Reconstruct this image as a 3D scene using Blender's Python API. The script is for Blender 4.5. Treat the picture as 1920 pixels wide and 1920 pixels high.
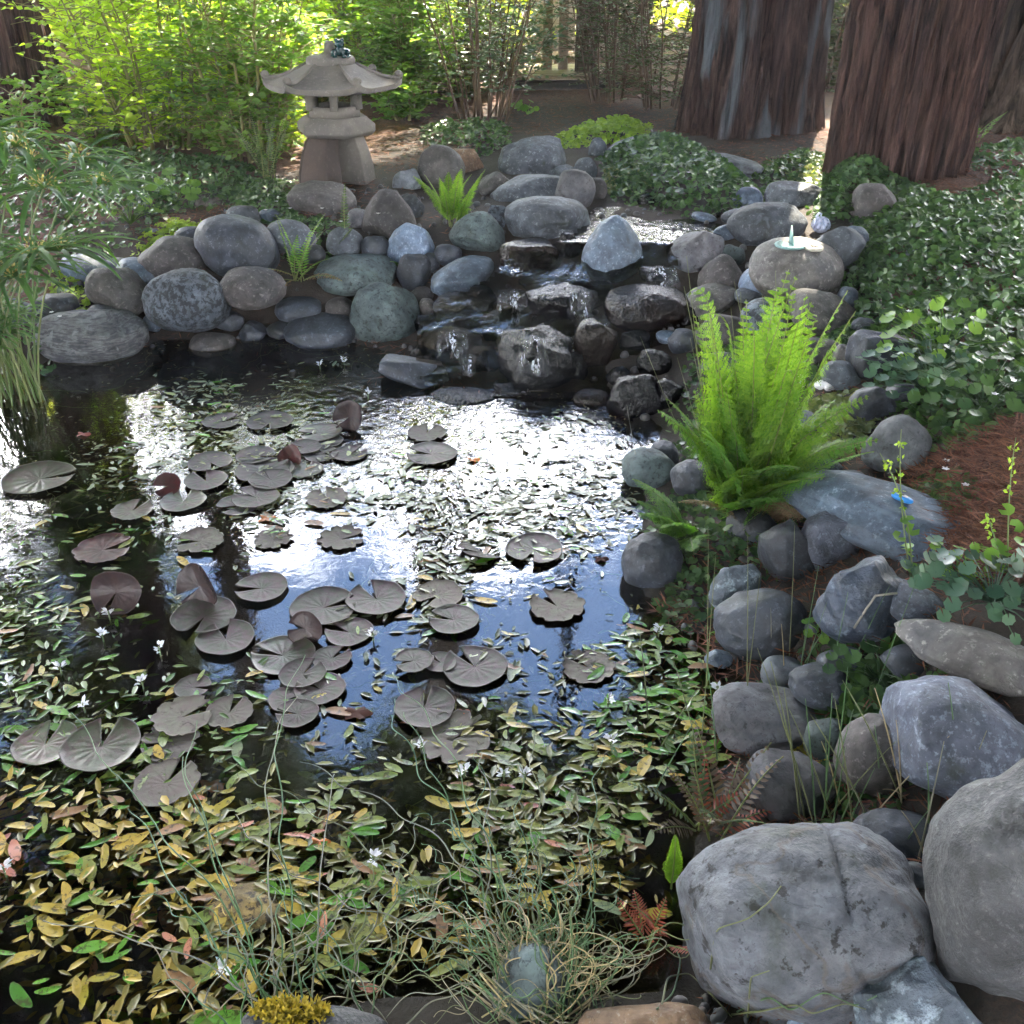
import bpy, bmesh, math, random
import numpy as np
from mathutils import Vector, Matrix
random.seed(7)
RNG = np.random.default_rng(7)
R = math.radians
PI = math.pi
for o in list(bpy.data.objects):
    bpy.data.objects.remove(o)
S = bpy.context.scene
COL = S.collection

# ------------------------------------------------------------------ camera
CAMZ, PITCH, FPX = 1.6, R(30.0), 1833.0
cam_d = bpy.data.cameras.new('camera')
cam_d.sensor_width = 36.0
cam_d.lens = 36.0 * FPX / 1920.0
cam_d.clip_start = 0.05
cam_d.clip_end = 600.0
cam = bpy.data.objects.new('camera', cam_d)
COL.objects.link(cam)
cam.location = (0, 0, CAMZ)
cam.rotation_euler = (PI / 2 - PITCH, 0, 0)
S.camera = cam

# ------------------------------------------------------------------ sky and sun
SUN_EL, SUN_AZ = R(50.0), math.atan(0.295)       # azimuth measured from +Y towards +X
sun_dir = Vector((math.sin(SUN_AZ) * math.cos(SUN_EL), math.cos(SUN_AZ) * math.cos(SUN_EL), math.sin(SUN_EL)))
W = bpy.data.worlds.new('World')
S.world = W
W.use_nodes = True
wn = W.node_tree.nodes
wl = W.node_tree.links
bg = wn['Background']
bg.inputs['Strength'].default_value = 0.11
sky = wn.new('ShaderNodeTexSky')
sky.sky_type = 'NISHITA'
sky.sun_disc = False
sky.sun_elevation = SUN_EL
sky.sun_rotation = SUN_AZ
sky.air_density = 1.0
sky.dust_density = 0.0
sky.ozone_density = 3.0
tc = wn.new('ShaderNodeTexCoord')
cn = wn.new('ShaderNodeTexNoise')
cn.inputs['Scale'].default_value = 2.3
cn.inputs['Detail'].default_value = 7
cn.inputs['Roughness'].default_value = 0.55
mp = wn.new('ShaderNodeMapping')
mp.inputs['Location'].default_value = (3.17, 0.55, 0.4)
mp.inputs['Scale'].default_value = (1.0, 1.0, 1.7)
cr = wn.new('ShaderNodeValToRGB')
cr.color_ramp.elements[0].position = 0.50
cr.color_ramp.elements[1].position = 0.64
mx = wn.new('ShaderNodeMix')
mx.data_type = 'RGBA'
mx.inputs['B'].default_value = (58, 58, 60, 1)
wl.new(tc.outputs['Generated'], mp.inputs['Vector'])
wl.new(mp.outputs['Vector'], cn.inputs['Vector'])
sz_ = wn.new('ShaderNodeSeparateXYZ')          # cloud thickens towards the horizon
wl.new(tc.outputs['Generated'], sz_.inputs[0])
ma_ = wn.new('ShaderNodeMath')
ma_.operation = 'MULTIPLY_ADD'
wl.new(sz_.outputs['Z'], ma_.inputs[0])
ma_.inputs[1].default_value = -1.6
ma_.inputs[2].default_value = .83
ad_ = wn.new('ShaderNodeMath')
ad_.operation = 'ADD'
wl.new(ma_.outputs[0], ad_.inputs[0])
wl.new(cn.outputs['Fac'], ad_.inputs[1])
wl.new(ad_.outputs[0], cr.inputs['Fac'])
wl.new(cr.outputs['Color'], mx.inputs['Factor'])
wl.new(sky.outputs['Color'], mx.inputs['A'])
wl.new(mx.outputs['Result'], bg.inputs['Color'])
sl = bpy.data.lights.new('sun', 'SUN')
sl.energy = 5.0
sl.angle = R(0.5)
sl.color = (1.0, 0.90, 0.72)
so = bpy.data.objects.new('sun', sl)
COL.objects.link(so)
so.location = sun_dir * 60
so.rotation_euler = sun_dir.to_track_quat('Z', 'Y').to_euler()

S.view_settings.view_transform = 'Standard'
S.view_settings.look = 'None'
S.view_settings.exposure = 3.3
S.view_settings.gamma = 1.0
S.view_settings.use_curve_mapping = False
S.render.engine = 'CYCLES'
cy = S.cycles
cy.use_denoising = True
cy.max_bounces = 7
cy.diffuse_bounces = 4
cy.glossy_bounces = 3
cy.transmission_bounces = 4
cy.transparent_max_bounces = 10
cy.caustics_reflective = False
cy.caustics_refractive = False
cy.sample_clamp_indirect = 6.0

# ------------------------------------------------------------------ object helpers
def tag(o, label=None, cat=None, group=None, kind=None):
    if label: o['label'] = label
    if cat: o['category'] = cat
    if group: o['group'] = group
    if kind: o['kind'] = kind
    return o

def empty(name, loc=(0, 0, 0)):
    o = bpy.data.objects.new(name, None)
    o.empty_display_size = 0.05
    COL.objects.link(o)
    o.location = loc
    return o

def link(name, me, mat=None, parent=None, loc=None):
    o = bpy.data.objects.new(name, me)
    COL.objects.link(o)
    if mat is not None and not me.materials: me.materials.append(mat)
    if parent is not None: o.parent = parent
    if loc is not None: o.location = loc
    return o

class MB:
    """collects pieces of geometry that become one mesh"""
    def __init__(s):
        s.V, s.F, s.A, s.n = [], [], [], 0
    def add(s, V, F, var=None):
        V = np.asarray(V, float).reshape(-1, 3)
        s.V.append(V)
        if isinstance(F, np.ndarray): F = [F]
        for f in F:
            f = np.asarray(f, np.int64)
            if f.ndim == 1: f = f.reshape(1, -1)
            s.F.append(f + s.n)
        a = np.zeros(len(V)) if var is None else np.broadcast_to(np.asarray(var, float), (len(V),))
        s.A.append(a)
        s.n += len(V)
        return s
    def mesh(s, name, smooth=True, mat=None):
        me = bpy.data.meshes.new(name)
        if not s.V: return me
        V = np.concatenate(s.V); A = np.concatenate(s.A)
        me.vertices.add(len(V))
        me.vertices.foreach_set('co', V.astype(np.float32).ravel())
        idx = np.concatenate([f.ravel() for f in s.F])
        tot = np.concatenate([np.full(len(f), f.shape[1]) for f in s.F])
        st = np.concatenate([[0], np.cumsum(tot)[:-1]])
        me.loops.add(len(idx))
        me.loops.foreach_set('vertex_index', idx.astype(np.int32))
        me.polygons.add(len(tot))
        me.polygons.foreach_set('loop_start', st.astype(np.int32))
        me.update(calc_edges=True)
        if smooth: me.polygons.foreach_set('use_smooth', np.ones(len(tot), bool))
        at = me.attributes.new('var', 'FLOAT', 'POINT')
        at.data.foreach_set('value', A.astype(np.float32))
        if mat is not None: me.materials.append(mat)
        return me
    def obj(s, name, mat, parent=None, loc=None, smooth=True):
        return link(name, s.mesh(name, smooth, mat), None, parent, loc)

def nrm(v):
    v = np.asarray(v, float)
    return v / np.maximum(np.linalg.norm(v, axis=-1, keepdims=True), 1e-9)

def tube(P, rad, sides=5, cap=True):
    P = np.asarray(P, float); n = len(P)
    rad = np.broadcast_to(np.asarray(rad, float), (n,))
    T = nrm(np.gradient(P, axis=0))
    up = np.where(np.abs(T[:, 2:3]) > .9, np.array([[1., 0, 0]]), np.array([[0, 0, 1.]]))
    A = nrm(np.cross(T, up)); 
    for i in range(1, n):
        if (A[i] * A[i - 1]).sum() < 0: A[i] *= -1
    B = np.cross(T, A)
    th = np.arange(sides) * 2 * PI / sides
    V = (P[:, None] + rad[:, None, None] * (np.cos(th)[None, :, None] * A[:, None] + np.sin(th)[None, :, None] * B[:, None])).reshape(-1, 3)
    i = np.arange(n - 1)[:, None] * sides; j = np.arange(sides)[None]; k = (j + 1) % sides
    F = np.stack([i + j, i + k, i + sides + k, i + sides + j], -1).reshape(-1, 4)
    fs = [F]
    if cap: fs += [np.arange(sides)[::-1].reshape(1, -1), (np.arange(sides) + (n - 1) * sides).reshape(1, -1)]
    return V, fs

def box(sx, sy, sz, c=(0, 0, 0), bev=0.0):
    x, y, z = sx / 2, sy / 2, sz / 2
    if bev <= 0:
        V = np.array([[-x, -y, -z], [x, -y, -z], [x, y, -z], [-x, y, -z], [-x, -y, z], [x, -y, z], [x, y, z], [-x, y, z]]) + np.array(c)
        return V, np.array([[0, 3, 2, 1], [4, 5, 6, 7], [0, 1, 5, 4], [1, 2, 6, 5], [2, 3, 7, 6], [3, 0, 4, 7]])
    bm = bmesh.new(); bmesh.ops.create_cube(bm, size=1)
    for v in bm.verts: v.co = (v.co.x * sx, v.co.y * sy, v.co.z * sz)
    bmesh.ops.bevel(bm, geom=bm.edges[:], offset=bev, segments=1, affect='EDGES')
    bm.verts.index_update()
    V = np.array([v.co[:] for v in bm.verts]) + np.array(c)
    F = [np.array([v.index for v in f.verts]) for f in bm.faces]
    bm.free()
    return V, F

def lathe(prof, seg=24, cap=True):
    prof = np.array(prof, float); n = len(prof)
    th = np.arange(seg) * 2 * PI / seg
    V = np.stack([prof[:, 0:1] * np.cos(th), prof[:, 0:1] * np.sin(th), np.repeat(prof[:, 1:2], seg, 1)], -1).reshape(-1, 3)
    i = np.arange(n - 1)[:, None] * seg; j = np.arange(seg)[None]; k = (j + 1) % seg
    F = [np.stack([i + j, i + k, i + seg + k, i + seg + j], -1).reshape(-1, 4)]
    if cap: F += [np.arange(seg)[::-1].reshape(1, -1), (np.arange(seg) + (n - 1) * seg).reshape(1, -1)]
    return V, F

def leaves(mb, P, D, N, L, Wd, var, fold=.18, simple=False, broad=.5):
    """a batch of leaves: base P, direction D, rough normal N, length L, width Wd"""
    n = len(P); D = nrm(D); Sd = nrm(np.cross(D, N)); N = np.cross(Sd, D)
    L = np.broadcast_to(L, (n,))[:, None]; Wd = np.broadcast_to(Wd, (n,))[:, None] / 2
    up = N * Wd * fold * 2
    if simple:
        V = np.stack([P, P + D * L * broad + Sd * Wd + up, P + D * L, P + D * L * broad - Sd * Wd + up], 1)
        F = np.arange(n)[:, None] * 4 + np.array([[0, 1, 2, 3]])
        mb.add(V.reshape(-1, 3), F, np.repeat(var, 4)); return
    V = np.stack([P, P + D * L * .28 + Sd * Wd * .85 + up, P + D * L * .66 + Sd * Wd * .8 + up * .9, P + D * L - up * .6,
                  P + D * L * .66 - Sd * Wd * .8 + up * .9, P + D * L * .28 - Sd * Wd * .85 + up], 1)
    b = np.arange(n)[:, None] * 6
    mb.add(V.reshape(-1, 3), [b + np.array([[0, 1, 2, 3]]), b + np.array([[0, 3, 4, 5]])], np.repeat(var, 6))

def rdir(n, zmin=-1., zmax=1.):
    z = RNG.uniform(zmin, zmax, n); a = RNG.uniform(0, 2 * PI, n); r = np.sqrt(np.maximum(0, 1 - z * z))
    return np.stack([r * np.cos(a), r * np.sin(a), z], -1)

def snoise(P, freq, k, seed, amp=1.):
    """sum of random sinusoids, good enough for lumps on rocks"""
    g = np.random.default_rng(seed)
    d = nrm(g.normal(size=(k, 3))) * freq * g.uniform(.7, 1.35, (k, 1))
    ph = g.uniform(0, 2 * PI, k)
    return amp * np.sin(P @ d.T + ph).sum(-1) / math.sqrt(k)

# ------------------------------------------------------------------ picture to ground
def ray(px, py):
    dx, dy = (px - 960) / FPX, (960 - py) / FPX
    return np.array([dx, math.cos(PITCH) + dy * math.sin(PITCH), -math.sin(PITCH) + dy * math.cos(PITCH)])

def at_z(px, py, z=0.):
    d = ray(px, py); t = (z - CAMZ) / d[2]
    return np.array([0, 0, CAMZ]) + d * t

def at_y(px, py, Y):
    d = ray(px, py); return np.array([0, 0, CAMZ]) + d * (Y / d[1])

POND_PX = [(-600, 800), (-200, 720), (60, 700), (100, 668), (270, 652), (300, 636), (440, 636), (480, 625), (660, 645), (760, 668),
           (730, 705), (800, 722), (930, 735), (1080, 735), (1150, 745), (1240, 800), (1235, 850), (1190, 880), (1210, 960), (1185, 1040),
           (1195, 1110), (1270, 1160), (1340, 1220), (1400, 1290), (1360, 1330), (1370, 1420), (1330, 1500), (1290, 1600), (1290, 1700), (1270, 1850),
           (1100, 1860), (900, 1868), (720, 1872), (500, 1900), (350, 1990), (0, 2150), (-900, 2150), (-1600, 1500)]
POND = np.array([at_z(x, y)[:2] for x, y in POND_PX])

def poly_sd(P, poly):
    """signed distance to a polygon, positive outside"""
    P = np.asarray(P, float); d2 = np.full(len(P), 1e9); ins = np.zeros(len(P), bool)
    for a, b in zip(poly, np.roll(poly, -1, 0)):
        e = b - a; w = P - a
        t = np.clip((w @ e) / max((e @ e), 1e-12), 0, 1)
        d2 = np.minimum(d2, ((w - t[:, None] * e) ** 2).sum(1))
        c = (a[1] > P[:, 1]) != (b[1] > P[:, 1])
        with np.errstate(divide='ignore', invalid='ignore'):
            xs = a[0] + (P[:, 1] - a[1]) / (b[1] - a[1]) * e[0]
        ins ^= c & (P[:, 0] < xs)
    d = np.sqrt(d2)
    return np.where(ins, -d, d)

LAND_PX = [(100, 600, .10), (40, 640, .05), (150, 450, .30), (300, 430, .36), (450, 390, .37), (600, 380, .40), (700, 310, .43), (900, 240, .45), (1100, 230, .46),
           (1000, 180, .50), (850, 380, .40), (880, 440, .36), (700, 470, .30), (560, 520, .22), (400, 540, .20), (250, 540, .18), (600, 600, .07), (760, 560, .12),
           (1250, 400, .41), (1350, 395, .42), (1180, 430, .39), (1130, 375, .42), (1250, 470, .37), (1100, 520, .27), (1000, 560, .20), (1220, 600, .17), (1050, 650, .09), (900, 610, .10), (1250, 660, .10),
           (1000, 725, .01), (1400, 450, .39), (1480, 520, .36), (1350, 560, .24), (1400, 620, .22), (1560, 600, .29), (1550, 700, .24), (1500, 800, .20),
           (1400, 900, .12), (1300, 960, .04), (1330, 1040, .06), (1640, 700, .30), (1700, 850, .30), (1800, 550, .44), (1900, 700, .42), (1880, 900, .38), (1900, 1040, .36),
           (1650, 960, .22), (1550, 1050, .13), (1600, 1180, .15), (1430, 1160, .05), (1460, 1280, .04), (1440, 1400, .03), (1600, 1400, .06), (1850, 1150, .34),
           (1900, 1250, .32), (1800, 1400, .2), (1650, 1570, .10), (1500, 1780, .08), (1850, 1700, .2), (1700, 1900, .15), (1300, 1910, .06), (950, 1890, .04), (600, 1900, .03),
           (1430, 262, .50), (1700, 360, .50), (1900, 290, .55), (100, 300, .36), (300, 330, .38), (500, 250, .42), (1500, 330, .47), (1200, 300, .46)]
C3 = [np.array(at_z(x, y, z)) for x, y, z in LAND_PX]
for x, y, z in [(-12, 14, .7), (12, 14, .8), (0, 14, .65), (-6, 9, .5), (6, 9, .65), (-9, 3, .25), (8, 3, .5), (-8, -4, .3), (8, -4, .4), (0, -4, .2), (0, .2, .06), (1.6, .2, .2), (-1.5, .1, .05), (3, 1.5, .42), (4, 4, .5)]:
    C3.append(np.array([x, y, z], float))
C3 = np.array(C3)
def _phi(r2): return r2 * np.log(np.maximum(r2, 1e-9)) * .5
def _tps():
    n = len(C3); X = C3[:, :2]
    K = _phi(((X[:, None] - X[None]) ** 2).sum(-1)) + np.eye(n) * .02
    Pm = np.hstack([np.ones((n, 1)), X]); A = np.block([[K, Pm], [Pm.T, np.zeros((3, 3))]])
    return np.linalg.solve(A, np.concatenate([C3[:, 2], np.zeros(3)]))
TPW = _tps()
def sstep(a, b, x):
    t = np.clip((x - a) / (b - a), 0, 1); return t * t * (3 - 2 * t)
def land(P):
    P = np.asarray(P, float); X = C3[:, :2]; n = len(C3)
    h = _phi(((P[:, None] - X[None]) ** 2).sum(-1)) @ TPW[:n] + TPW[n] + P @ TPW[n + 1:]
    far = sstep(9, 15, np.hypot(P[:, 0], P[:, 1] - 4))
    return np.clip(h, .015, .85) * (1 - far) + .65 * far
def terrain(P):
    P = np.asarray(P, float).reshape(-1, 2)
    sd = poly_sd(P, POND)
    return np.where(sd > 0, land(P) * sstep(0, .22, sd), -.42 * sstep(0, .45, -sd))
def hz(x, y): return float(terrain(np.array([[x, y]]))[0])
def ground(px, py, off=0.):
    """first point of the ground (raised by off) seen at a picture position"""
    d = ray(px, py); o = np.array([0, 0, CAMZ])
    lo, hi = .9, 40.
    for _ in range(3):
        t = np.linspace(lo, hi, 90); P = o + t[:, None] * d
        b = P[:, 2] < np.maximum(terrain(P[:, :2]), 0) + off
        if not b.any(): return P[-1]
        i = int(np.argmax(b)); lo, hi = t[max(i - 1, 0)], t[i]
    return o + hi * d
def scatter(poly_px, n, z=.4, jit=0.):
    """n random points on the ground inside a picture polygon"""
    poly = np.array([at_z(x, y, z)[:2] for x, y in poly_px])
    lo, hi = poly.min(0), poly.max(0); out = np.zeros((0, 2))
    while len(out) < n:
        Q = RNG.uniform(lo, hi, (n * 3, 2)); s = poly_sd(Q, poly) < jit * RNG.uniform(-1, 1, len(Q))
        out = np.vstack([out, Q[s]])
    P = out[:n]
    return np.column_stack([P, terrain(P)])

# ------------------------------------------------------------------ materials
def mat_new(name):
    m = bpy.data.materials.new(name); m.use_nodes = True
    nt = m.node_tree; return m, nt, nt.nodes, nt.links, nt.nodes['Principled BSDF']
def noise(nt, vec, scale, detail=4, rough=.55, dist=0.):
    n = nt.nodes.new('ShaderNodeTexNoise'); n.inputs['Scale'].default_value = scale
    n.inputs['Detail'].default_value = detail; n.inputs['Roughness'].default_value = rough; n.inputs['Distortion'].default_value = dist
    if vec is not None: nt.links.new(vec, n.inputs['Vector'])
    return n.outputs['Fac']
def ramp(nt, fac, stops):
    r = nt.nodes.new('ShaderNodeValToRGB'); e = r.color_ramp.elements
    while len(e) < len(stops): e.new(.5)
    for q, (p, c) in zip(e, stops):
        q.position = p; q.color = (*c, 1) if len(c) == 3 else c
    nt.links.new(fac, r.inputs['Fac']); return r.outputs['Color']
def mixc(nt, fac, a, b, mode='MIX'):
    m = nt.nodes.new('ShaderNodeMix'); m.data_type = 'RGBA'; m.blend_type = mode
    for key, v in (('Factor', fac), ('A', a), ('B', b)):
        if hasattr(v, 'links'): nt.links.new(v, m.inputs[key])
        else: m.inputs[key].default_value = v if key == 'Factor' else (*v, 1)
    return m.outputs['Result']
def math_(nt, op, a, b=0., clamp=False):
    m = nt.nodes.new('ShaderNodeMath'); m.operation = op; m.use_clamp = clamp
    for i, v in enumerate((a, b)):
        if hasattr(v, 'links'): nt.links.new(v, m.inputs[i])
        else: m.inputs[i].default_value = v
    return m.outputs[0]
def bump(nt, h, strength, dist=.01, prev=None):
    b = nt.nodes.new('ShaderNodeBump'); b.inputs['Strength'].default_value = strength; b.inputs['Distance'].default_value = dist
    nt.links.new(h, b.inputs['Height'])
    if prev is not None: nt.links.new(prev, b.inputs['Normal'])
    return b.outputs['Normal']
def objvec(nt, scale=None, rot=None):
    t = nt.nodes.new('ShaderNodeTexCoord'); v = t.outputs['Object']
    oi = nt.nodes.new('ShaderNodeObjectInfo')
    a = nt.nodes.new('ShaderNodeVectorMath'); a.operation = 'ADD'
    s = nt.nodes.new('ShaderNodeVectorMath'); s.operation = 'SCALE'; s.inputs[0].default_value = (7, 3, 5)
    nt.links.new(oi.outputs['Random'], s.inputs['Scale'])
    nt.links.new(v, a.inputs[0]); nt.links.new(s.outputs[0], a.inputs[1]); v = a.outputs[0]
    if scale or rot:
        m = nt.nodes.new('ShaderNodeMapping')
        if scale: m.inputs['Scale'].default_value = scale
        if rot: m.inputs['Rotation'].default_value = rot
        nt.links.new(v, m.inputs['Vector']); v = m.outputs['Vector']
    return v, oi.outputs['Random']

def rock_mat(name, base, alt, speck=None, rough=.75, fine=55., spk=(.56, .66), bs=.5, band=None, coat=0., vein=None, ripple=0.):
    m, nt, N, Lk, P = mat_new(name)
    v, rnd = objvec(nt, rot=(.4, .7, .2))
    n1 = noise(nt, v, 7., 6, .6, .4)
    c = mixc(nt, ramp(nt, n1, [(.36, (0, 0, 0)), (.66, (1, 1, 1))]), base, alt)
    if band:
        vb, _ = objvec(nt, scale=(2.5, 2.5, 14), rot=(.35, .25, 0))
        nb = noise(nt, vb, 4.5, 5, .6, 1.6)
        c = mixc(nt, ramp(nt, nb, [(.46, (0, 0, 0)), (.56, (1, 1, 1))]), c, band)
    n2 = noise(nt, v, fine, 4, .7)
    if speck:
        c = mixc(nt, ramp(nt, n2, [(spk[0], (0, 0, 0)), (spk[1], (1, 1, 1))]), c, tuple(x * (1.35 if speck[0] > base[0] else .6) for x in speck))
    n3 = noise(nt, v, 20., 5, .65)
    c = mixc(nt, .8, c, ramp(nt, n3, [(.3, (.40, .40, .42)), (.7, (1.55, 1.52, 1.5))]), 'MULTIPLY')
    n5 = noise(nt, v, 4.5, 7, .62, 1.3)          # broad weathering stains
    c = mixc(nt, .75, c, ramp(nt, n5, [(.34, (.50, .48, .46)), (.52, (1, 1, 1)), (.70, (1.28, 1.3, 1.36))]), 'MULTIPLY')
    n6 = noise(nt, v, 6., 5, .6, .6)             # thin algae
    if not ripple: c = mixc(nt, ramp(nt, n6, [(.60, (0, 0, 0)), (.72, (.55, .55, .55))]), c, (.055, .065, .035))
    ck = noise(nt, v, 5.5, 6, .6, 1.8)           # fine cracks
    c = mixc(nt, ramp(nt, math_(nt, 'ABSOLUTE', math_(nt, 'SUBTRACT', ck, .47)), [(0, (.7, .7, .7)), (.006, (0, 0, 0))]), c, tuple(x * .3 for x in base))
    n4 = noise(nt, v, 15., 3, .5, .8)
    if not ripple: c = mixc(nt, ramp(nt, n4, [(.66, (0, 0, 0)), (.72, (.5, .5, .5))]), c, tuple(min(.6, x * 1.6 + .03) for x in base))
    if vein:
        wv = nt.nodes.new('ShaderNodeTexNoise'); wv.inputs['Scale'].default_value = 3.; wv.inputs['Detail'].default_value = 8
        Lk.new(v, wv.inputs['Vector'])
        ln = math_(nt, 'ABSOLUTE', math_(nt, 'SUBTRACT', wv.outputs['Fac'], .5))
        c = mixc(nt, ramp(nt, ln, [(.0, (.8, .8, .8)), (.012, (0, 0, 0))]), c, vein)
    hv = nt.nodes.new('ShaderNodeHueSaturation')
    Lk.new(c, hv.inputs['Color'])
    Lk.new(math_(nt, 'ADD', math_(nt, 'MULTIPLY', rnd, .34), .36), hv.inputs['Value'])
    Lk.new(mixc(nt, 1., hv.outputs['Color'], (.90, .99, 1.08), 'MULTIPLY'), P.inputs['Base Color'])  # blue cast of the skylight painted into every stone
    P.inputs['Roughness'].default_value = rough
    P.inputs['Coat Weight'].default_value = coat
    P.inputs['Coat Roughness'].default_value = .12
    b = bump(nt, n3, bs, .012)
    b = bump(nt, n2, bs * .8, .004, b)
    if ripple: P.inputs['Specular IOR Level'].default_value = .32
    if ripple:       # a film of running water
        vr, _ = objvec(nt, scale=(38, 26, 16)); b = bump(nt, noise(nt, vr, 1.6, 3, .6, .8), ripple, .018, b)
        vr2, _ = objvec(nt, scale=(110, 80, 60)); b = bump(nt, noise(nt, vr2, 1.2, 2, .6, .5), ripple, .006, b)
    Lk.new(b, P.inputs['Normal'])
    return m

def leaf_mat(name, c1, c2, trans=.35, rough=.42, spot=None, spec=.5, tmul=1.6, objrand=False, ts=None):
    m, nt, N, Lk, P = mat_new(name)
    a = N.new('ShaderNodeAttribute'); a.attribute_name = 'var'
    f = a.outputs['Fac']
    if objrand:
        oi = N.new('ShaderNodeObjectInfo'); f = oi.outputs['Random']
    c = mixc(nt, f, c1, c2)
    if spot:
        v, _ = objvec(nt)
        c = mixc(nt, ramp(nt, noise(nt, v, spot[1], 4, .6, .5), [(.52, (0, 0, 0)), (.64, (.85, .85, .85))]), c, spot[0])
    Lk.new(c, P.inputs['Base Color'])
    P.inputs['Roughness'].default_value = rough
    P.inputs['Specular IOR Level'].default_value = spec
    if trans > 0:
        t = N.new('ShaderNodeBsdfTranslucent'); ms = N.new('ShaderNodeMixShader'); ms.inputs[0].default_value = trans
        Lk.new(mixc(nt, 1., c, ts or (1.5 * tmul, 1.35 * tmul, .55 * tmul), 'MULTIPLY'), t.inputs['Color'])
        Lk.new(P.outputs[0], ms.inputs[1]); Lk.new(t.outputs[0], ms.inputs[2])
        Lk.new(ms.outputs[0], N['Material Output'].inputs['Surface'])
    return m

def plain(name, col, rough=.6, spec=.5, bs=0., nscale=30., alt=None, metallic=0.):
    m, nt, N, Lk, P = mat_new(name)
    v, rnd = objvec(nt)
    n = noise(nt, v, nscale, 5, .6)
    Lk.new(mixc(nt, ramp(nt, n, [(.3, (0, 0, 0)), (.7, (1, 1, 1))]), col, alt or tuple(x * .7 for x in col)), P.inputs['Base Color'])
    P.inputs['Roughness'].default_value = rough; P.inputs['Specular IOR Level'].default_value = spec; P.inputs['Metallic'].default_value = metallic
    if bs: Lk.new(bump(nt, n, bs, .006), P.inputs['Normal'])
    return m

M = {}
M['grey'] = rock_mat('grey_stone', (.165, .18, .20), (.105, .115, .135), (.26, .275, .29))
M['blue'] = rock_mat('blue_stone', (.15, .195, .25), (.11, .14, .185), (.24, .28, .33), rough=.6)
M['bright'] = rock_mat('pale_blue_stone', (.24, .31, .42), (.18, .24, .33), (.33, .39, .48), rough=.6)
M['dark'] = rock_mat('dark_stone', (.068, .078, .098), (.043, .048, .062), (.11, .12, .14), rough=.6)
M['brown'] = rock_mat('brown_stone', (.13, .108, .098), (.08, .072, .072), (.19, .165, .15))
M['tan'] = rock_mat('tan_stone', (.215, .185, .16), (.14, .13, .125), (.29, .26, .23))
M['pink'] = rock_mat('pinkish_stone', (.23, .205, .205), (.14, .14, .155), (.12, .11, .12), spk=(.58, .66))
M['green'] = rock_mat('greenish_stone', (.15, .195, .185), (.10, .13, .13), (.07, .09, .095), spk=(.54, .62))
M['pale'] = rock_mat('pale_stone', (.27, .28, .295), (.18, .19, .205), (.18, .18, .19), spk=(.6, .68))
M['speck'] = rock_mat('speckled_stone', (.24, .27, .31), (.18, .21, .25), (.075, .09, .115), fine=42, spk=(.47, .55), bs=.9)
M['striped'] = rock_mat('banded_stone', (.30, .295, .29), (.24, .23, .225), None, band=(.13, .13, .14), bs=.8)
M['orange'] = rock_mat('orange_stone', (.42, .24, .12), (.34, .2, .12), (.45, .34, .24))
M['lichen'] = rock_mat('lichen_stone', (.20, .24, .28), (.13, .15, .175), (.42, .48, .52), fine=24, spk=(.52, .62), bs=1.)
M['boulder'] = rock_mat('pitted_boulder_stone', (.205, .205, .215), (.14, .145, .165), (.06, .055, .058), fine=26, spk=(.57, .63), bs=1.0, vein=(.15, .12, .10))
M['granite'] = rock_mat('granite_stone', (.175, .19, .24), (.135, .145, .185), (.25, .275, .33), fine=70, spk=(.54, .64), bs=.7)
M['slate'] = rock_mat('slate_stone', (.085, .105, .145), (.045, .055, .08), (.16, .185, .22), rough=.5, fine=30, bs=.9)
M['coarse'] = rock_mat('dull_coarse_stone', (.125, .122, .12), (.075, .072, .072), (.135, .13, .125), fine=80, spk=(.56, .7), bs=1.0)
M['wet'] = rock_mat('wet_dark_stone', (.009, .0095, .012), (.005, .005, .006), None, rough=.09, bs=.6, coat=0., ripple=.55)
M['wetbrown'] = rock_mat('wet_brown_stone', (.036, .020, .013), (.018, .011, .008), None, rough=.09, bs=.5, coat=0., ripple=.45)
M['ochre'] = rock_mat('algae_stone', (.42, .27, .07), (.22, .14, .035), (.10, .06, .02), fine=45, spk=(.5, .58))

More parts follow.
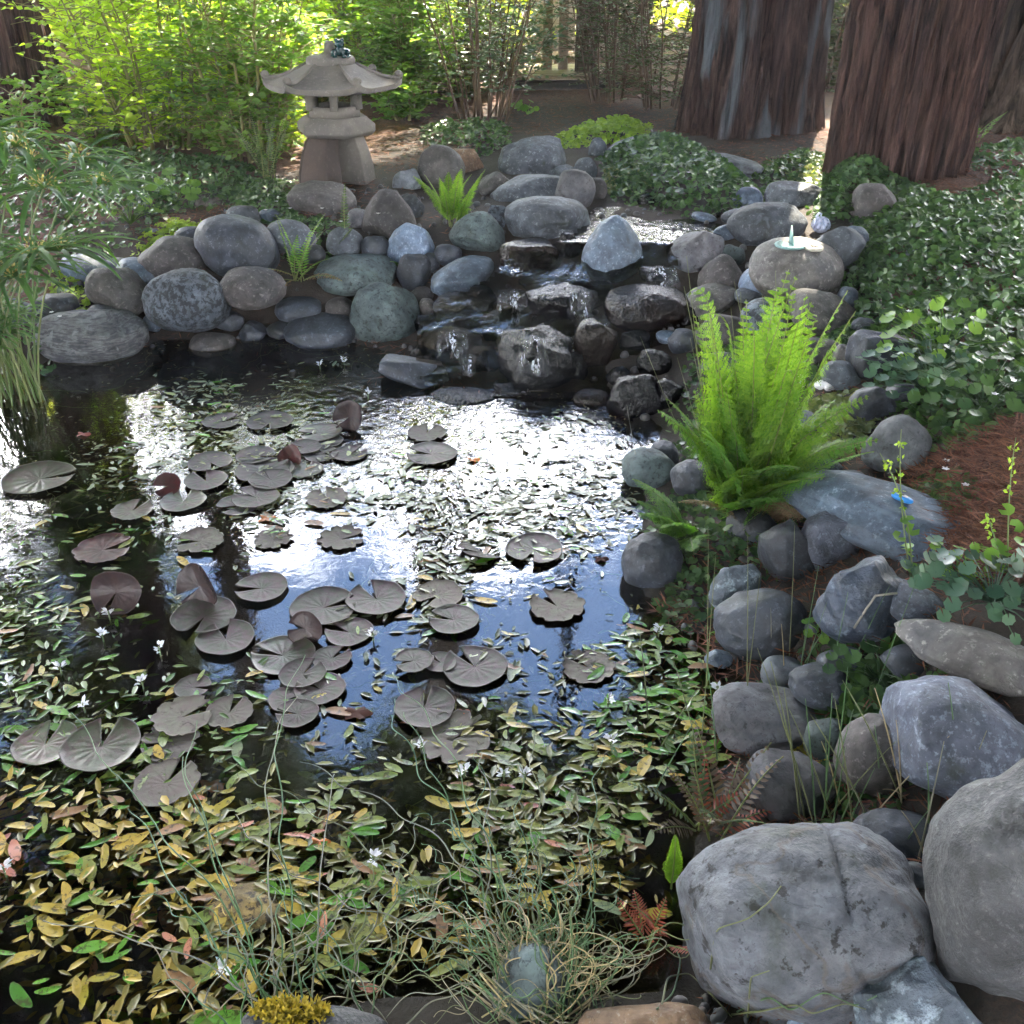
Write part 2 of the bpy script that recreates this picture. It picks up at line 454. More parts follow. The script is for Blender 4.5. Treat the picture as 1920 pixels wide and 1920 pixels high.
def water_mat(name, tint, ior, ripple, center=None, base_str=.12, rough=.02, stretch=None):
    m, nt, N, Lk, P = mat_new(name)
    N.remove(P)
    g = N.new('ShaderNodeNewGeometry'); v = g.outputs['Position']
    if stretch:
        mpn = N.new('ShaderNodeMapping'); mpn.inputs['Scale'].default_value = stretch; Lk.new(v, mpn.inputs['Vector']); v = mpn.outputs['Vector']
    h = noise(nt, v, ripple, 3, .55, .6)
    h2 = noise(nt, v, ripple * .22, 2, .5)
    h = math_(nt, 'ADD', math_(nt, 'MULTIPLY', h, .6), h2)
    b = N.new('ShaderNodeBump'); b.inputs['Distance'].default_value = .02; Lk.new(h, b.inputs['Height'])
    if center:
        d = N.new('ShaderNodeVectorMath'); d.operation = 'DISTANCE'; Lk.new(g.outputs['Position'], d.inputs[0]); d.inputs[1].default_value = center
        mr = N.new('ShaderNodeMapRange'); mr.inputs['From Min'].default_value = .1; mr.inputs['From Max'].default_value = 1.5
        mr.inputs['To Min'].default_value = .55; mr.inputs['To Max'].default_value = base_str; Lk.new(d.outputs['Value'], mr.inputs['Value'])
        Lk.new(mr.outputs['Result'], b.inputs['Strength'])
    else: b.inputs['Strength'].default_value = base_str
    fr = N.new('ShaderNodeFresnel'); fr.inputs['IOR'].default_value = ior; Lk.new(b.outputs['Normal'], fr.inputs['Normal'])
    gl = N.new('ShaderNodeBsdfGlossy'); gl.inputs['Roughness'].default_value = rough; Lk.new(b.outputs['Normal'], gl.inputs['Normal'])
    tr = N.new('ShaderNodeBsdfTransparent'); tr.inputs['Color'].default_value = (*tint, 1)
    ms = N.new('ShaderNodeMixShader'); Lk.new(fr.outputs[0], ms.inputs[0]); Lk.new(tr.outputs[0], ms.inputs[1]); Lk.new(gl.outputs[0], ms.inputs[2])
    Lk.new(ms.outputs[0], N['Material Output'].inputs['Surface'])
    return m

# ------------------------------------------------------------------ ground: one sheet to the horizon
def axis(lo, hi, step, far):
    a = np.arange(lo, hi + 1e-6, step); out = [a]
    l, d = [], step
    x = lo
    while x > -far:
        d *= 1.35; x -= d; l.append(x)
    r, d, x = [], step, hi
    while x < far:
        d *= 1.35; x += d; r.append(x)
    return np.concatenate([l[::-1], a, r])
gx, gy = axis(-3.4, 3.2, .035, 90), axis(.4, 7.5, .035, 90)
GX, GY = np.meshgrid(gx, gy)
GP = np.column_stack([GX.ravel(), GY.ravel()])
gz = terrain(GP)
gz += np.where(gz > .05, snoise(np.column_stack([GP, gz * 0]), 9, 8, 3, .008) + snoise(np.column_stack([GP, gz * 0]), 34, 8, 4, .004), 0) * (np.abs(GP).max(1) < 9)
nx = len(gx)
i = np.arange(len(gy) - 1)[:, None] * nx + np.arange(nx - 1)[None]
F = np.stack([i, i + 1, i + nx + 1, i + nx], -1).reshape(-1, 4)
m, nt, N, Lk, P = mat_new('mulch_soil')
g_ = N.new('ShaderNodeNewGeometry')
va = noise(nt, g_.outputs['Position'], 2.2, 5, .6, .4)
vb = noise(nt, g_.outputs['Position'], 60., 5, .75, 1.2)
c = ramp(nt, va, [(.38, (.032, .02, .014)), (.6, (.085, .034, .021))])
c = mixc(nt, ramp(nt, vb, [(.45, (0, 0, 0)), (.62, (1, 1, 1))]), c, (.16, .075, .048))
sx = N.new('ShaderNodeSeparateXYZ'); Lk.new(g_.outputs['Position'], sx.inputs[0])
c = mixc(nt, ramp(nt, sx.outputs['Z'], [(0.0, (1, 1, 1)), (.03, (0, 0, 0))]), c, mixc(nt, ramp(nt, va, [(.4, (0, 0, 0)), (.6, (1, 1, 1))]), (.05, .035, .014), (.12, .08, .03)))
at_ = N.new('ShaderNodeAttribute'); at_.attribute_name = 'var'
c = mixc(nt, math_(nt, 'MULTIPLY', at_.outputs['Fac'], .9), c, (.024, .020, .016))
Lk.new(c, P.inputs['Base Color']); P.inputs['Roughness'].default_value = .9
Lk.new(bump(nt, vb, .8, .02), P.inputs['Normal'])
bank_px = [(90, 640), (140, 470), (420, 390), (700, 350), (800, 270), (960, 250), (1240, 260), (1420, 310), (1660, 380), (1640, 620), (1740, 800), (1800, 1040), (1960, 1200), (1990, 1500), (1960, 2000), (1100, 1990), (1150, 1300), (1160, 800), (760, 760)]
bank = np.array([at_z(x, y, .25)[:2] for x, y in bank_px])
wet = np.maximum(1 - sstep(-.1, .12, poly_sd(GP, bank)), 1 - sstep(.1, .35, poly_sd(GP, POND)))  # mask for darker soil over the stony bank and pond margin
tag(MB().add(np.column_stack([GP, gz]), F, wet).obj('ground', m), kind='structure')

# ------------------------------------------------------------------ pond water and stream
def grow(poly, d):
    c = []
    n = len(poly)
    for k in range(n):
        a, b, e = poly[k - 1], poly[k], poly[(k + 1) % n]
        t = nrm(e - a); c.append(b + d * np.array([t[1], -t[0]]))
    return np.array(c)
area = sum(a[0] * b[1] - b[0] * a[1] for a, b in zip(POND, np.roll(POND, -1, 0)))
pw = grow(POND, .1 if area > 0 else -.1)
fallc = at_z(1010, 735, 0)
M['water'] = water_mat('pond_water', (.72, .58, .34), 1.75, 26., tuple(fallc), .035)
bm = bmesh.new()
bm.faces.new([bm.verts.new((x, y, 0)) for x, y in pw])
bmesh.ops.triangulate(bm, faces=bm.faces[:])
me = bpy.data.meshes.new('pond_water'); bm.to_mesh(me); bm.free()
if me.polygons[0].normal.z < 0: me.flip_normals()
tag(link('pond_water', me, M['water']), kind='structure')

STREAM_PX = [(1080, 440), (1112, 388), (1180, 366), (1300, 372), (1375, 398), (1350, 440), (1280, 470), (1250, 520), (1290, 560), (1280, 620), (1240, 670), (1235, 730),
             (1180, 790), (1080, 745), (930, 742), (800, 728), (780, 690), (790, 620), (830, 560), (930, 520), (960, 470), (1040, 470)]
def strm_z(py): return float(np.interp(py, [366, 455, 480, 530, 560, 600, 640, 690, 735, 800], [.425, .41, .37, .30, .25, .19, .13, .05, .006, .004]))
sp = np.array([at_z(x, y, strm_z(y))[:2] for x, y in STREAM_PX])
xs = np.arange(sp[:, 0].min(), sp[:, 0].max(), .022); ys = np.arange(sp[:, 1].min(), sp[:, 1].max(), .022)
SX, SY = np.meshgrid(xs, ys); Q = np.column_stack([SX.ravel(), SY.ravel()])
inside = poly_sd(Q, sp) < .02
ylut = np.array([[at_z(1030, p, strm_z(p))[1], strm_z(p)] for p in range(800, 360, -5)])
sz = np.interp(Q[:, 1], ylut[:, 0], ylut[:, 1])
szq = np.clip(sz + snoise(np.column_stack([Q, sz * 0]), 9, 7, 18, .035), 0, .41)
stepz = np.floor(szq / .085) * .085
fr = szq / .085 - np.floor(szq / .085)
sz2 = np.where(sz > .40, .41, sz + snoise(np.column_stack([Q, sz * 0]), 9, 7, 18, .018) * (sz > .01))
sz2 = np.maximum(sz2, .004) + (snoise(np.column_stack([Q, sz * 0]), 30, 6, 8, .006) + snoise(np.column_stack([Q, sz * 0]), 75, 8, 28, .003) + snoise(np.column_stack([Q, sz * 0]), 14, 6, 9, .012)) * (sz < .4) * (sz > .01)
nxs = len(xs); i = (np.arange(len(ys) - 1)[:, None] * nxs + np.arange(nxs - 1)[None]).ravel()
Fq = np.stack([i, i + 1, i + nxs + 1, i + nxs], -1); Fq = Fq[inside[Fq].all(1)]
used = np.unique(Fq); rm = np.zeros(len(Q), int); rm[used] = np.arange(len(used))
M['stream'] = water_mat('stream_water', (.40, .33, .26), 1.72, 42., None, .5, .04, (1, .55, 1))
tag(MB().add(np.column_stack([Q, sz2])[used], rm[Fq]).obj('stream_water', M['stream']), kind='structure')

# ------------------------------------------------------------------ rocks
ICO = {}
def ico(sub):
    if sub not in ICO:
        bm = bmesh.new(); bmesh.ops.create_icosphere(bm, subdivisions=sub, radius=1)
        bm.verts.index_update()
        ICO[sub] = (np.array([v.co[:] for v in bm.verts]), np.array([[v.index for v in f.verts] for f in bm.faces])); bm.free()
    return ICO[sub]
rock_n = [0]
def rock(cx, cy, w, h, mat, label, roll=0, shape='round', k=.45, b=.85, z=None, name='stone', group=None):
    rock_n[0] += 1; seed = rock_n[0] * 13 + 5
    g = np.random.default_rng(seed)
    if name != 'boulder' or w < 200: w, h = w * 1.06, h * 1.06
    d = ray(cx, cy)
    p = ground(cx, cy + h * .3) if z is None else at_z(cx, cy, z)
    t = float((p - [0, 0, CAMZ]) @ d / (d @ d))
    th = math.atan2(-d[2], math.hypot(d[0], d[1]))
    for _ in range(7):
        Wd = w / 2 * t / FPX; H = h / 2 * t / FPX
        bd = min(Wd * b, .8 * H / math.sin(th)) if th > .05 else Wd * b
        c = math.sqrt(max(H * H - (bd * math.sin(th)) ** 2, (.3 * H) ** 2)) / math.cos(th)
        zc = z if z is not None else max(hz(*(np.array([0, 0, CAMZ]) + d * t)[:2]), -.12) + c * k
        tn = (zc - CAMZ) / d[2]
        t = .5 * t + .5 * min(max(tn, .8), 9)
    C = np.array([0, 0, CAMZ]) + d * t
    big = w > 180
    V, Fc = ico(6 if w > 200 else 5 if w > 100 else (4 if w > 45 else 3))
    V = V.copy()
    yaw = shape == 'yslab'; shape = 'egg' if yaw else shape
    e = {'round': 2.25, 'slab': 2.7, 'angular': 2.3, 'cone': 2.2, 'egg': 2.05, 'block': 3.2}[shape]
    V /= ((np.abs(V) ** e).sum(1) ** (1 / e))[:, None]
    if shape == 'cone':
        V[:, 0] *= 1 - .42 * V[:, 2]; V[:, 1] *= 1 - .35 * V[:, 2]; V /= np.abs(V[:, 0]).max()
    if shape in ('angular', 'cone', 'block'):
        ncut = 16 if shape == 'angular' else 7
        for q in nrm(g.normal(size=(ncut, 3))):
            q[2] = abs(q[2]) if g.random() < .7 else q[2]
            dd = g.uniform(.66, .9) if shape == 'angular' else g.uniform(.8, .95)
            s = np.maximum(V @ q - dd, 0); V -= s[:, None] * q * .93
    else:
        for q in nrm(g.normal(size=(7, 3))):
            s = np.maximum(V @ q - g.uniform(.76, .94), 0); V -= s[:, None] * q * .7
    n = nrm(V)
    amp = .065 if shape in ('round', 'egg', 'slab') else .06
    V += n * (snoise(V, 2.0, 6, seed, amp) + (2.2 if mat in ('lichen', 'wet', 'slate') else 1) * (snoise(V, 5.5, 8, seed + 1, amp * .42) + snoise(V, 14, 10, seed + 2, amp * .22)) + (snoise(V, 32, 12, seed + 3, amp * .09) if w > 60 else 0))[:, None]
    if mat == 'boulder':        # the long crack and the pits
        dcr = V[:, 0] - .22 + .05 * np.sin(V[:, 2] * 4 + V[:, 1] * 2) + .02 * np.sin(V[:, 2] * 13)
        V -= n * (.055 * np.exp(-(dcr / .026) ** 2) + .012 * sstep(0, .05, dcr))[:, None]
        V -= n * (.012 * sstep(1.1, 1.9, snoise(V, 17, 10, seed + 8, 1.)))[:, None]
    V[:, 0] /= (V[:, 0].max() - V[:, 0].min()) / 2; V[:, 2] /= (V[:, 2].max() - V[:, 2].min()) / 2
    V[:, 0] -= (V[:, 0].max() + V[:, 0].min()) / 2; V[:, 2] -= (V[:, 2].max() + V[:, 2].min()) / 2
    V = V * [Wd, bd, c]
    if yaw:          # lies flat, turned towards the camera
        ps = math.atan(math.tan(R(roll)) / math.sin(th)); V[:, 0] *= 1 / math.hypot(math.cos(ps), math.sin(ps) * math.sin(th)); V[:, 1] *= .8
        x, y_ = V[:, 0].copy(), V[:, 1].copy(); V[:, 0] = x * math.cos(ps) + y_ * math.sin(ps); V[:, 1] = -x * math.sin(ps) + y_ * math.cos(ps); roll = 0
    if roll:
        a = R(roll); x, zz = V[:, 0].copy(), V[:, 2].copy()
        V[:, 0] = x * math.cos(a) + zz * math.sin(a); V[:, 2] = -x * math.sin(a) + zz * math.cos(a)
    base = V[:, 2].min(); V[:, 2] -= base
    o = MB().add(V, Fc).obj(name, M[mat], None, (C[0], C[1], C[2] + base))
    return tag(o, label, 'boulder' if name == 'boulder' else 'rock', group or 'rocks edging the garden pond')

RK = [
 # left bank, pond edge
 (174, 627, 192, 104, 'striped', 'pale boulder with wavy dark bands at the water edge beside the papyrus', 4, 'round'),
 (221, 549, 112, 92, 'tan', 'egg-shaped grey tan stone with a pinkish side resting on the banded boulder', 22, 'egg'),
 (351, 562, 142, 106, 'speck', 'round blue grey stone densely speckled with dark pits by the water', 0, 'round'),
 (264, 513, 88, 50, 'blue', 'flat blue grey stone wedged between the egg-shaped stone and brown dome', 12, 'slab'),
 (160, 502, 84, 50, 'blue', 'smooth blue stone behind the papyrus, leftmost on the wall', 8, 'round'),
 (218, 496, 42, 24, 'grey', 'tiny grey stone peeping out between two flat blue stones on the left', 0, 'round'),
 (325, 486, 124, 80, 'brown', 'dome-shaped dull brown stone behind the speckled round stone', 0, 'round'),
 (445, 467, 150, 116, 'dark', 'large dark slate blue stone, biggest on top of the left wall', 14, 'round'),
 (360, 450, 66, 48, 'dark', 'dark stone half hidden between the brown dome and the large slate blue stone', 0, 'round'),
 (457, 409, 60, 44, 'grey', 'small grey egg stone perched behind the large slate blue stone', 0, 'egg'),
 (505, 406, 48, 28, 'blue', 'flat blue slate chip lying in the leaves below the lantern', -10, 'angular'),
 (545, 446, 92, 66, 'grey', 'grey green rounded stone behind the bright little fern', 10, 'round'),
 (473, 542, 110, 70, 'brown', 'dark reddish brown stone under the overhang of the large slate blue stone', 0, 'round'),
 (285, 607, 32, 34, 'bright', 'small light blue pebble between banded boulder and speckled stone', 0, 'egg'),
 (397, 647, 84, 44, 'brown', 'flat brownish stone standing alone in shallow water below the speckled stone', 0, 'slab'),
 (474, 624, 54, 40, 'dark', 'small wet blue black stone at the water edge right of the flat brown one', 0, 'angular'),
 (425, 600, 60, 34, 'dark', 'dark flat stone tucked under the right side of the speckled stone', 10, 'slab'),
 (646, 456, 66, 56, 'grey', 'round plain grey stone right of the bright little fern', 0, 'round'),
 (667, 515, 144, 70, 'green', 'wide blue green stone mottled with dark flecks beside the bright little fern', 0, 'slab'),
 (703, 466, 50, 46, 'dark', 'small dark blue stone touching the bright blue round stone on its left', 0, 'round'),
 (770, 455, 84, 68, 'bright', 'bright pale blue rounded stone, the bluest of the bank', 0, 'block'),
 (728, 404, 98, 92, 'brown', 'triangular brown stone pointing up left of the yellow green fern', 0, 'cone'),
 (674, 412, 46, 38, 'pink', 'small pinkish grey stone left of the triangular brown stone', 0, 'round'),
 (770, 389, 50, 48, 'grey', 'grey chip of stone behind the triangular brown stone', 0, 'angular'),
 (765, 342, 54, 54, 'pale', 'pale angular stone leaning on the upright egg-shaped brown stone', 20, 'angular'),
 (827, 322, 86, 92, 'tan', 'upright egg-shaped tan grey stone behind the yellow green fern', 0, 'egg'),
 (872, 304, 66, 48, 'orange', 'orange brown stone behind the upright egg-shaped stone', 0, 'angular'),
 (776, 510, 62, 64, 'dark', 'dark rounded stone below the bright blue stone', 0, 'round'),
 (808, 494, 32, 38, 'dark', 'small dark stone between the bright blue stone and the slanting blue stone', 0, 'round'),
 (868, 517, 120, 62, 'blue', 'long blue stone slanting up to the right beside the cascade', -22, 'round'),
 (896, 434, 102, 70, 'green', 'pale grey green stone with a blunt peak right of the yellow green fern', 8, 'cone'),
 (722, 588, 124, 110, 'green', 'large blue green mossy stone in the water left of the cascade', 6, 'round'),
 (788, 557, 48, 38, 'brown', 'small brown stone behind the mossy blue green stone', 0, 'round'),
 (800, 578, 28, 36, 'tan', 'small wet tan stone with a shine at the cascade margin', 0, 'egg'),
 (602, 622, 128, 62, 'dark', 'dark flat stone at the water under the bright little fern', 0, 'slab'),
 # around the top of the cascade
 (998, 300, 122, 78, 'grey', 'large grey boulder standing highest behind the cascade', 0, 'block'),
 (930, 348, 62, 52, 'tan', 'tan angular stone left of the flat two-tone stone', 10, 'angular'),
 (990, 356, 138, 52, 'grey', 'flat grey stone with a bluish right end lying on the big flat boulder', -9, 'slab'),
 (1027, 411, 154, 80, 'grey', 'big flat grey boulder overhanging the cascade', 0, 'round'),
 (1078, 362, 70, 82, 'pink', 'upright mauve grey stone right of the big flat boulder', 8, 'round'),
 (1060, 325, 46, 30, 'grey', 'small grey stone wedged below the highest boulder', 0, 'round'),
 (1098, 320, 42, 46, 'grey', 'small rounded grey stone left of the clover mound', 12, 'round'),
 (1114, 357, 46, 44, 'brown', 'dull brown stone at the upper pool left end', 10, 'round'),
 (1121, 281, 34, 42, 'grey', 'small upright grey stone at the back beside the yellow green weeds', 0, 'egg'),
 (1194, 279, 110, 40, 'pale', 'long low pale stone behind the clover mound', -8, 'slab'),
 (1355, 310, 120, 42, 'pale', 'flat pale slab sloping right below the left redwood trunk', 10, 'yslab'),
 (931, 409, 42, 46, 'speck', 'small speckled stone squeezed left of the big flat boulder', 0, 'angular'),
 (1303, 470, 104, 62, 'pink', 'knobbly pinkish white rock on the right side of the upper pool', -26, 'angular'),
 (1402, 374, 54, 42, 'bright', 'small bright blue stone at the right end of the upper pool', 0, 'round'),
 (1492, 369, 104, 52, 'grey', 'squared grey stone crossed by the shaft of sunlight', 0, 'block'),
 (1642, 386, 78, 74, 'brown', 'brown grey stone nearly buried in leaves below the middle redwood', 0, 'block'),
 (1435, 424, 140, 80, 'grey', 'large grey stone behind the sundial boulder', -4, 'round'),
 (1378, 407, 50, 28, 'grey', 'low grey stone left of the large stone behind the sundial', -6, 'round'),
 (1361, 436, 46, 30, 'blue', 'small dark blue stone beside the knobbly pinkish rock', -18, 'round'),
 (1492, 506, 162, 116, 'tan', 'large tan brown boulder carrying the green sundial', 4, 'round'),
 (1570, 474, 88, 92, 'grey', 'grey stone right of the sundial boulder under the ceramic ornament', 28, 'block'),
 (1602, 452, 54, 50, 'blue', 'blue grey stone at the edge of the ivy-like ground cover', 10, 'round'),
 (1372, 479, 48, 38, 'green', 'small smooth greenish egg stone left of the sundial boulder', 8, 'egg'),
 (1353, 514, 82, 70, 'brown', 'pointed brown stone below the knobbly pinkish rock', 4, 'cone'),
 (1428, 525, 82, 54, 'bright', 'blue green stone with a dark crack in front of the sundial boulder', -22, 'egg'),
 (1402, 554, 50, 28, 'grey', 'small pale grey stone under the cracked blue green stone', 0, 'round'),
 (1327, 562, 104, 52, 'tan', 'long tan grey stone slanting down to the glossy brown cascade rock', -18, 'round'),
 (1430, 598, 80, 70, 'speck', 'grey green speckled stone behind the tall fern tips', 0, 'round'),
 (1350, 620, 90, 60, 'brown', 'brown stone half hidden behind the left tips of the tall fern', -20, 'round'),
 (1542, 589, 118, 74, 'tan', 'tan grey stone below the sundial boulder', 10, 'block'),
 (1588, 562, 38, 44, 'blue', 'small blue stone behind the tan stone near the ground cover', 0, 'egg'),
 (1445, 650, 72, 68, 'brown', 'brown stone directly behind the tall fern', 0, 'round'),
 (1530, 662, 92, 58, 'brown', 'brown stone with creeping leaves right of the tall fern', 0, 'round'),
 (1583, 668, 42, 42, 'tan', 'small tan stone between creeping leaves and the dark slate rock', 0, 'block'),
 (1645, 672, 104, 98, 'dark', 'dark slate rock at the left edge of the nasturtium-like leaves', 0, 'angular'),
 (1578, 708, 76, 58, 'grey', 'grey stone above the white shells', 18, 'round'),
 (1632, 764, 86, 80, 'dark', 'dark slate stone with a pale face right of the white shells', 15, 'angular'),
 (1497, 800, 104, 62, 'pale', 'flat pale grey stone right of the fern below the white shells', 4, 'slab'),
 (1686, 832, 126, 106, 'pale', 'pale three-sided grey rock beside the mulch', 0, 'cone'),
 (1728, 477, 54, 34, 'pale', 'pale stone lying alone in the middle of the ground cover', 0, 'round'),
 (1668, 972, 350, 150, 'blue', 'long smooth blue slab carrying the small blue gadget', 24, 'yslab'),
 (1215, 882, 94, 78, 'green', 'dark teal round stone in the water left of the tall fern', 0, 'round'),
 (1222, 1058, 108, 104, 'dark', 'dark round stone in the water below the tall fern', 0, 'round'),
 (1562, 1012, 122, 116, 'granite', 'blue grey angular rock with a sharp left edge in front of the long blue slab', 8, 'angular'),
 (1478, 1035, 104, 118, 'dark', 'dark shaded rock under the fern left of the angular blue grey rock', 0, 'angular'),
 (1376, 1104, 90, 86, 'lichen', 'small blue white jagged rock below the fern', 0, 'angular'),
 (1626, 1130, 190, 172, 'slate', 'big dark blue craggy rock with hollows', 18, 'angular'),
 (1712, 1132, 104, 76, 'granite', 'purple grey rock joined to the right of the craggy blue rock', 24, 'block'),
 (1425, 1170, 162, 130, 'dark', 'large smooth dark stone at the water below the small jagged rock', -8, 'round'),
 (1468, 1264, 82, 62, 'pale', 'small whitish round stone in front of the large smooth dark stone', 0, 'egg'),
 (1347, 1237, 48, 38, 'blue', 'small blue chip of rock at the water edge by green leaves', 10, 'angular'),
 (1560, 1285, 150, 84, 'dark', 'dark stone behind the grass tuft right of the whitish stone', 0, 'round'),
 (1845, 1237, 300, 118, 'tan', 'long tan brown boulder lying across the right edge', 22, 'yslab'),
 (1808, 1384, 300, 226, 'granite', 'large blue grey granite boulder at the right, smooth and domed', 16, 'round'),
 (1435, 1352, 190, 118, 'pink', 'flat pinkish grey rock with flaking crust at the water edge', 6, 'slab'),
 (1478, 1478, 160, 130, 'pink', 'pinkish grey rock above the huge front boulder', 20, 'round'),
 (1546, 1388, 68, 78, 'green', 'pale greenish stone with a mossy tuft between the rocks', 0, 'block'),
 (1645, 1428, 146, 166, 'brown', 'dark brown stone behind crossing rush blades', 0, 'round'),
 (1712, 1645, 72, 56, 'pale', 'small pale chipped stone wedged between the two huge boulders', 0, 'angular'),
 (1685, 1572, 160, 96, 'dark', 'dull grey stone low behind the huge front boulder', 0, 'round'),
 # cascade rocks
 (995, 480, 114, 58, 'wetbrown', 'wet brown ledge under the big flat boulder', 0, 'block'),
 (1150, 470, 112, 120, 'blue', 'blue cone-shaped rock with a wet dark foot in the middle of the stream', 4, 'cone'),
 (1213, 577, 154, 76, 'wetbrown', 'glossy brown flat rock with water shining on its top', 0, 'slab'),
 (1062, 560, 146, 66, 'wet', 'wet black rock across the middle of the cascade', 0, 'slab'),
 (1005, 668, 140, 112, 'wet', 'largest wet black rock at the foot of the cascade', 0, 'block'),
 (1116, 645, 80, 90, 'wetbrown', 'wet brown rock right of the largest black cascade rock', 0, 'block'),
 (846, 650, 132, 78, 'wet', 'wet black glinting rock at the left foot of the cascade', 0, 'angular'),
 (907, 676, 60, 48, 'wetbrown', 'small wet brown rock between two black cascade rocks', 0, 'block'),
 (777, 698, 126, 60, 'dark', 'pointed blue black rock in the pond left of the cascade', 8, 'angular'),
 (868, 748, 130, 44, 'wet', 'low wet rock barely above water in front of the cascade', 0, 'round'),
 (932, 612, 66, 62, 'wet', 'wet black rock above the small wet brown rock', 0, 'angular'),
 (868, 588, 112, 66, 'wet', 'wet crinkled rock below the long slanting blue stone', 10, 'angular'),
 (1062, 462, 52, 52, 'wet', 'small wet rock between the overhanging boulder and the blue cone', 0, 'angular'),
 (1136, 797, 104, 54, 'wet', 'low dark rock in the bright glare at the pond margin', 14, 'angular'),
 (1192, 745, 104, 92, 'wet', 'dark wet rock left of the tall fern', 0, 'angular'),
 (1226, 680, 62, 52, 'wet', 'black rock right of the cascade foot', 0, 'round'),
 (1280, 640, 52, 46, 'dark', 'dark grey stone behind the left edge of the tall fern', 0, 'round'),
 (1250, 632, 38, 24, 'bright', 'small shiny pale stone in the right channel', 0, 'round'),
 (1160, 704, 44, 36, 'wet', 'small black rock in the right channel', 0, 'angular'),
 (1108, 748, 66, 40, 'wetbrown', 'small brown wet rock at the foot of the cascade', 0, 'round'),
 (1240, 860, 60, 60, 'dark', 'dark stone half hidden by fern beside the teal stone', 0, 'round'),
 (1215, 376, 40, 28, 'wet', 'small wet stone under the clover at the upper pool', 0, 'round'),
 (1320, 408, 44, 18, 'bright', 'thin pale stone lying flat in the upper pool', 8, 'slab'),
 # near bank
 (1500, 1724, 440, 376, 'boulder', 'huge grey boulder with a vertical crack in the foreground', -8, 'slab'),
 (1935, 1690, 380, 520, 'coarse', 'huge dark grey boulder at the lower right corner', -14, 'round'),
 (1712, 1888, 228, 190, 'lichen', 'rough blue white lichen covered rock at the bottom edge', 4, 'angular'),
 (1212, 1925, 260, 96, 'orange', 'orange tan flat rock at the bottom edge', 4, 'slab'),
 (1000, 1838, 150, 146, 'green', 'smooth grey green stone with a rounded peak among curly rush', 0, 'cone'),
 (600, 1950, 300, 110, 'coarse', 'flat grey rock with yellow moss at the bottom edge', 10, 'slab'),
 (1512, 1922, 70, 34, 'bright', 'small bluish stone at the bottom edge below the huge boulder', 0, 'round'),
 (25, 585, 76, 54, 'pale', 'pale stone glimpsed through the papyrus stems', 0, 'round'),
 (106, 575, 80, 46, 'dark', 'dark stone behind the papyrus, above the banded boulder', 0, 'round'),
]
RK += [
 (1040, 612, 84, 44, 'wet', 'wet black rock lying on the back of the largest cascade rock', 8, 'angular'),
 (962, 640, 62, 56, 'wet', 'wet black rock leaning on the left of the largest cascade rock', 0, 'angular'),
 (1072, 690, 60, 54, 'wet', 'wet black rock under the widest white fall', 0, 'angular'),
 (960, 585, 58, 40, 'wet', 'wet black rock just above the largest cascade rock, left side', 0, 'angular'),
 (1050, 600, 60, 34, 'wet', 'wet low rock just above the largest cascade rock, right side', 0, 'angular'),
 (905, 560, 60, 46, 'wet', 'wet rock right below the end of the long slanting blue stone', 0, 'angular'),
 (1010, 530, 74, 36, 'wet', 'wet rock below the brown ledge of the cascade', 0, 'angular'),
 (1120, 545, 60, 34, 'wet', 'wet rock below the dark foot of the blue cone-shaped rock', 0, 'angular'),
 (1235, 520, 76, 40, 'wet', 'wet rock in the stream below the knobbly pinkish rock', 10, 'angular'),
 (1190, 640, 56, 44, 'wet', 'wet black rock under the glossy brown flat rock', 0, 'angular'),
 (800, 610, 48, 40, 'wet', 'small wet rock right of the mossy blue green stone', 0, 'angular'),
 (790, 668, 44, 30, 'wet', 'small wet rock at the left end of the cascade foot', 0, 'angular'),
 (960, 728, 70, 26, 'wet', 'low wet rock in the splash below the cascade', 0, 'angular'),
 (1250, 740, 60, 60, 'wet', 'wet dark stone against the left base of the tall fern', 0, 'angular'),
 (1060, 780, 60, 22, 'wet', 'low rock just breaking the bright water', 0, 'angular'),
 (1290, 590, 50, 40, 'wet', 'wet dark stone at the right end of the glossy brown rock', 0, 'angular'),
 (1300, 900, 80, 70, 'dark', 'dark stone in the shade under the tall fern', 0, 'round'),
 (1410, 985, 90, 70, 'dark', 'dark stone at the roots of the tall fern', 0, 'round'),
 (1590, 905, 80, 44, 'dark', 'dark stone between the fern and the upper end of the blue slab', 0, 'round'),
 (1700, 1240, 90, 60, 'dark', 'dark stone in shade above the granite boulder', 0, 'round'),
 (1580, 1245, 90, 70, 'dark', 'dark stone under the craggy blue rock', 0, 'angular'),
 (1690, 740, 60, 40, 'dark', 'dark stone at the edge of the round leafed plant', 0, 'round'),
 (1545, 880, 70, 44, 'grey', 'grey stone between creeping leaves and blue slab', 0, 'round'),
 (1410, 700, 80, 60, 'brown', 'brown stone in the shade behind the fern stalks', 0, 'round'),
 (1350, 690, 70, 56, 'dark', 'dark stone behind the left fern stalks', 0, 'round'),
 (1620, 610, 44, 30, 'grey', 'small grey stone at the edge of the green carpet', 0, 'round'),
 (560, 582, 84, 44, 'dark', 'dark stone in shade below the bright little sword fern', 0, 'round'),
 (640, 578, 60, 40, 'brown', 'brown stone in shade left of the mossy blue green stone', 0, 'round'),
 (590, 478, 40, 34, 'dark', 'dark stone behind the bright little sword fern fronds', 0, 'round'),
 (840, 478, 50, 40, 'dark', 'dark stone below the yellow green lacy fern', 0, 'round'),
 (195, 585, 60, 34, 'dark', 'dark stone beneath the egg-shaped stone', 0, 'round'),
 (530, 620, 56, 34, 'dark', 'small dark stone in shadow at the water edge', 0, 'round'),
]
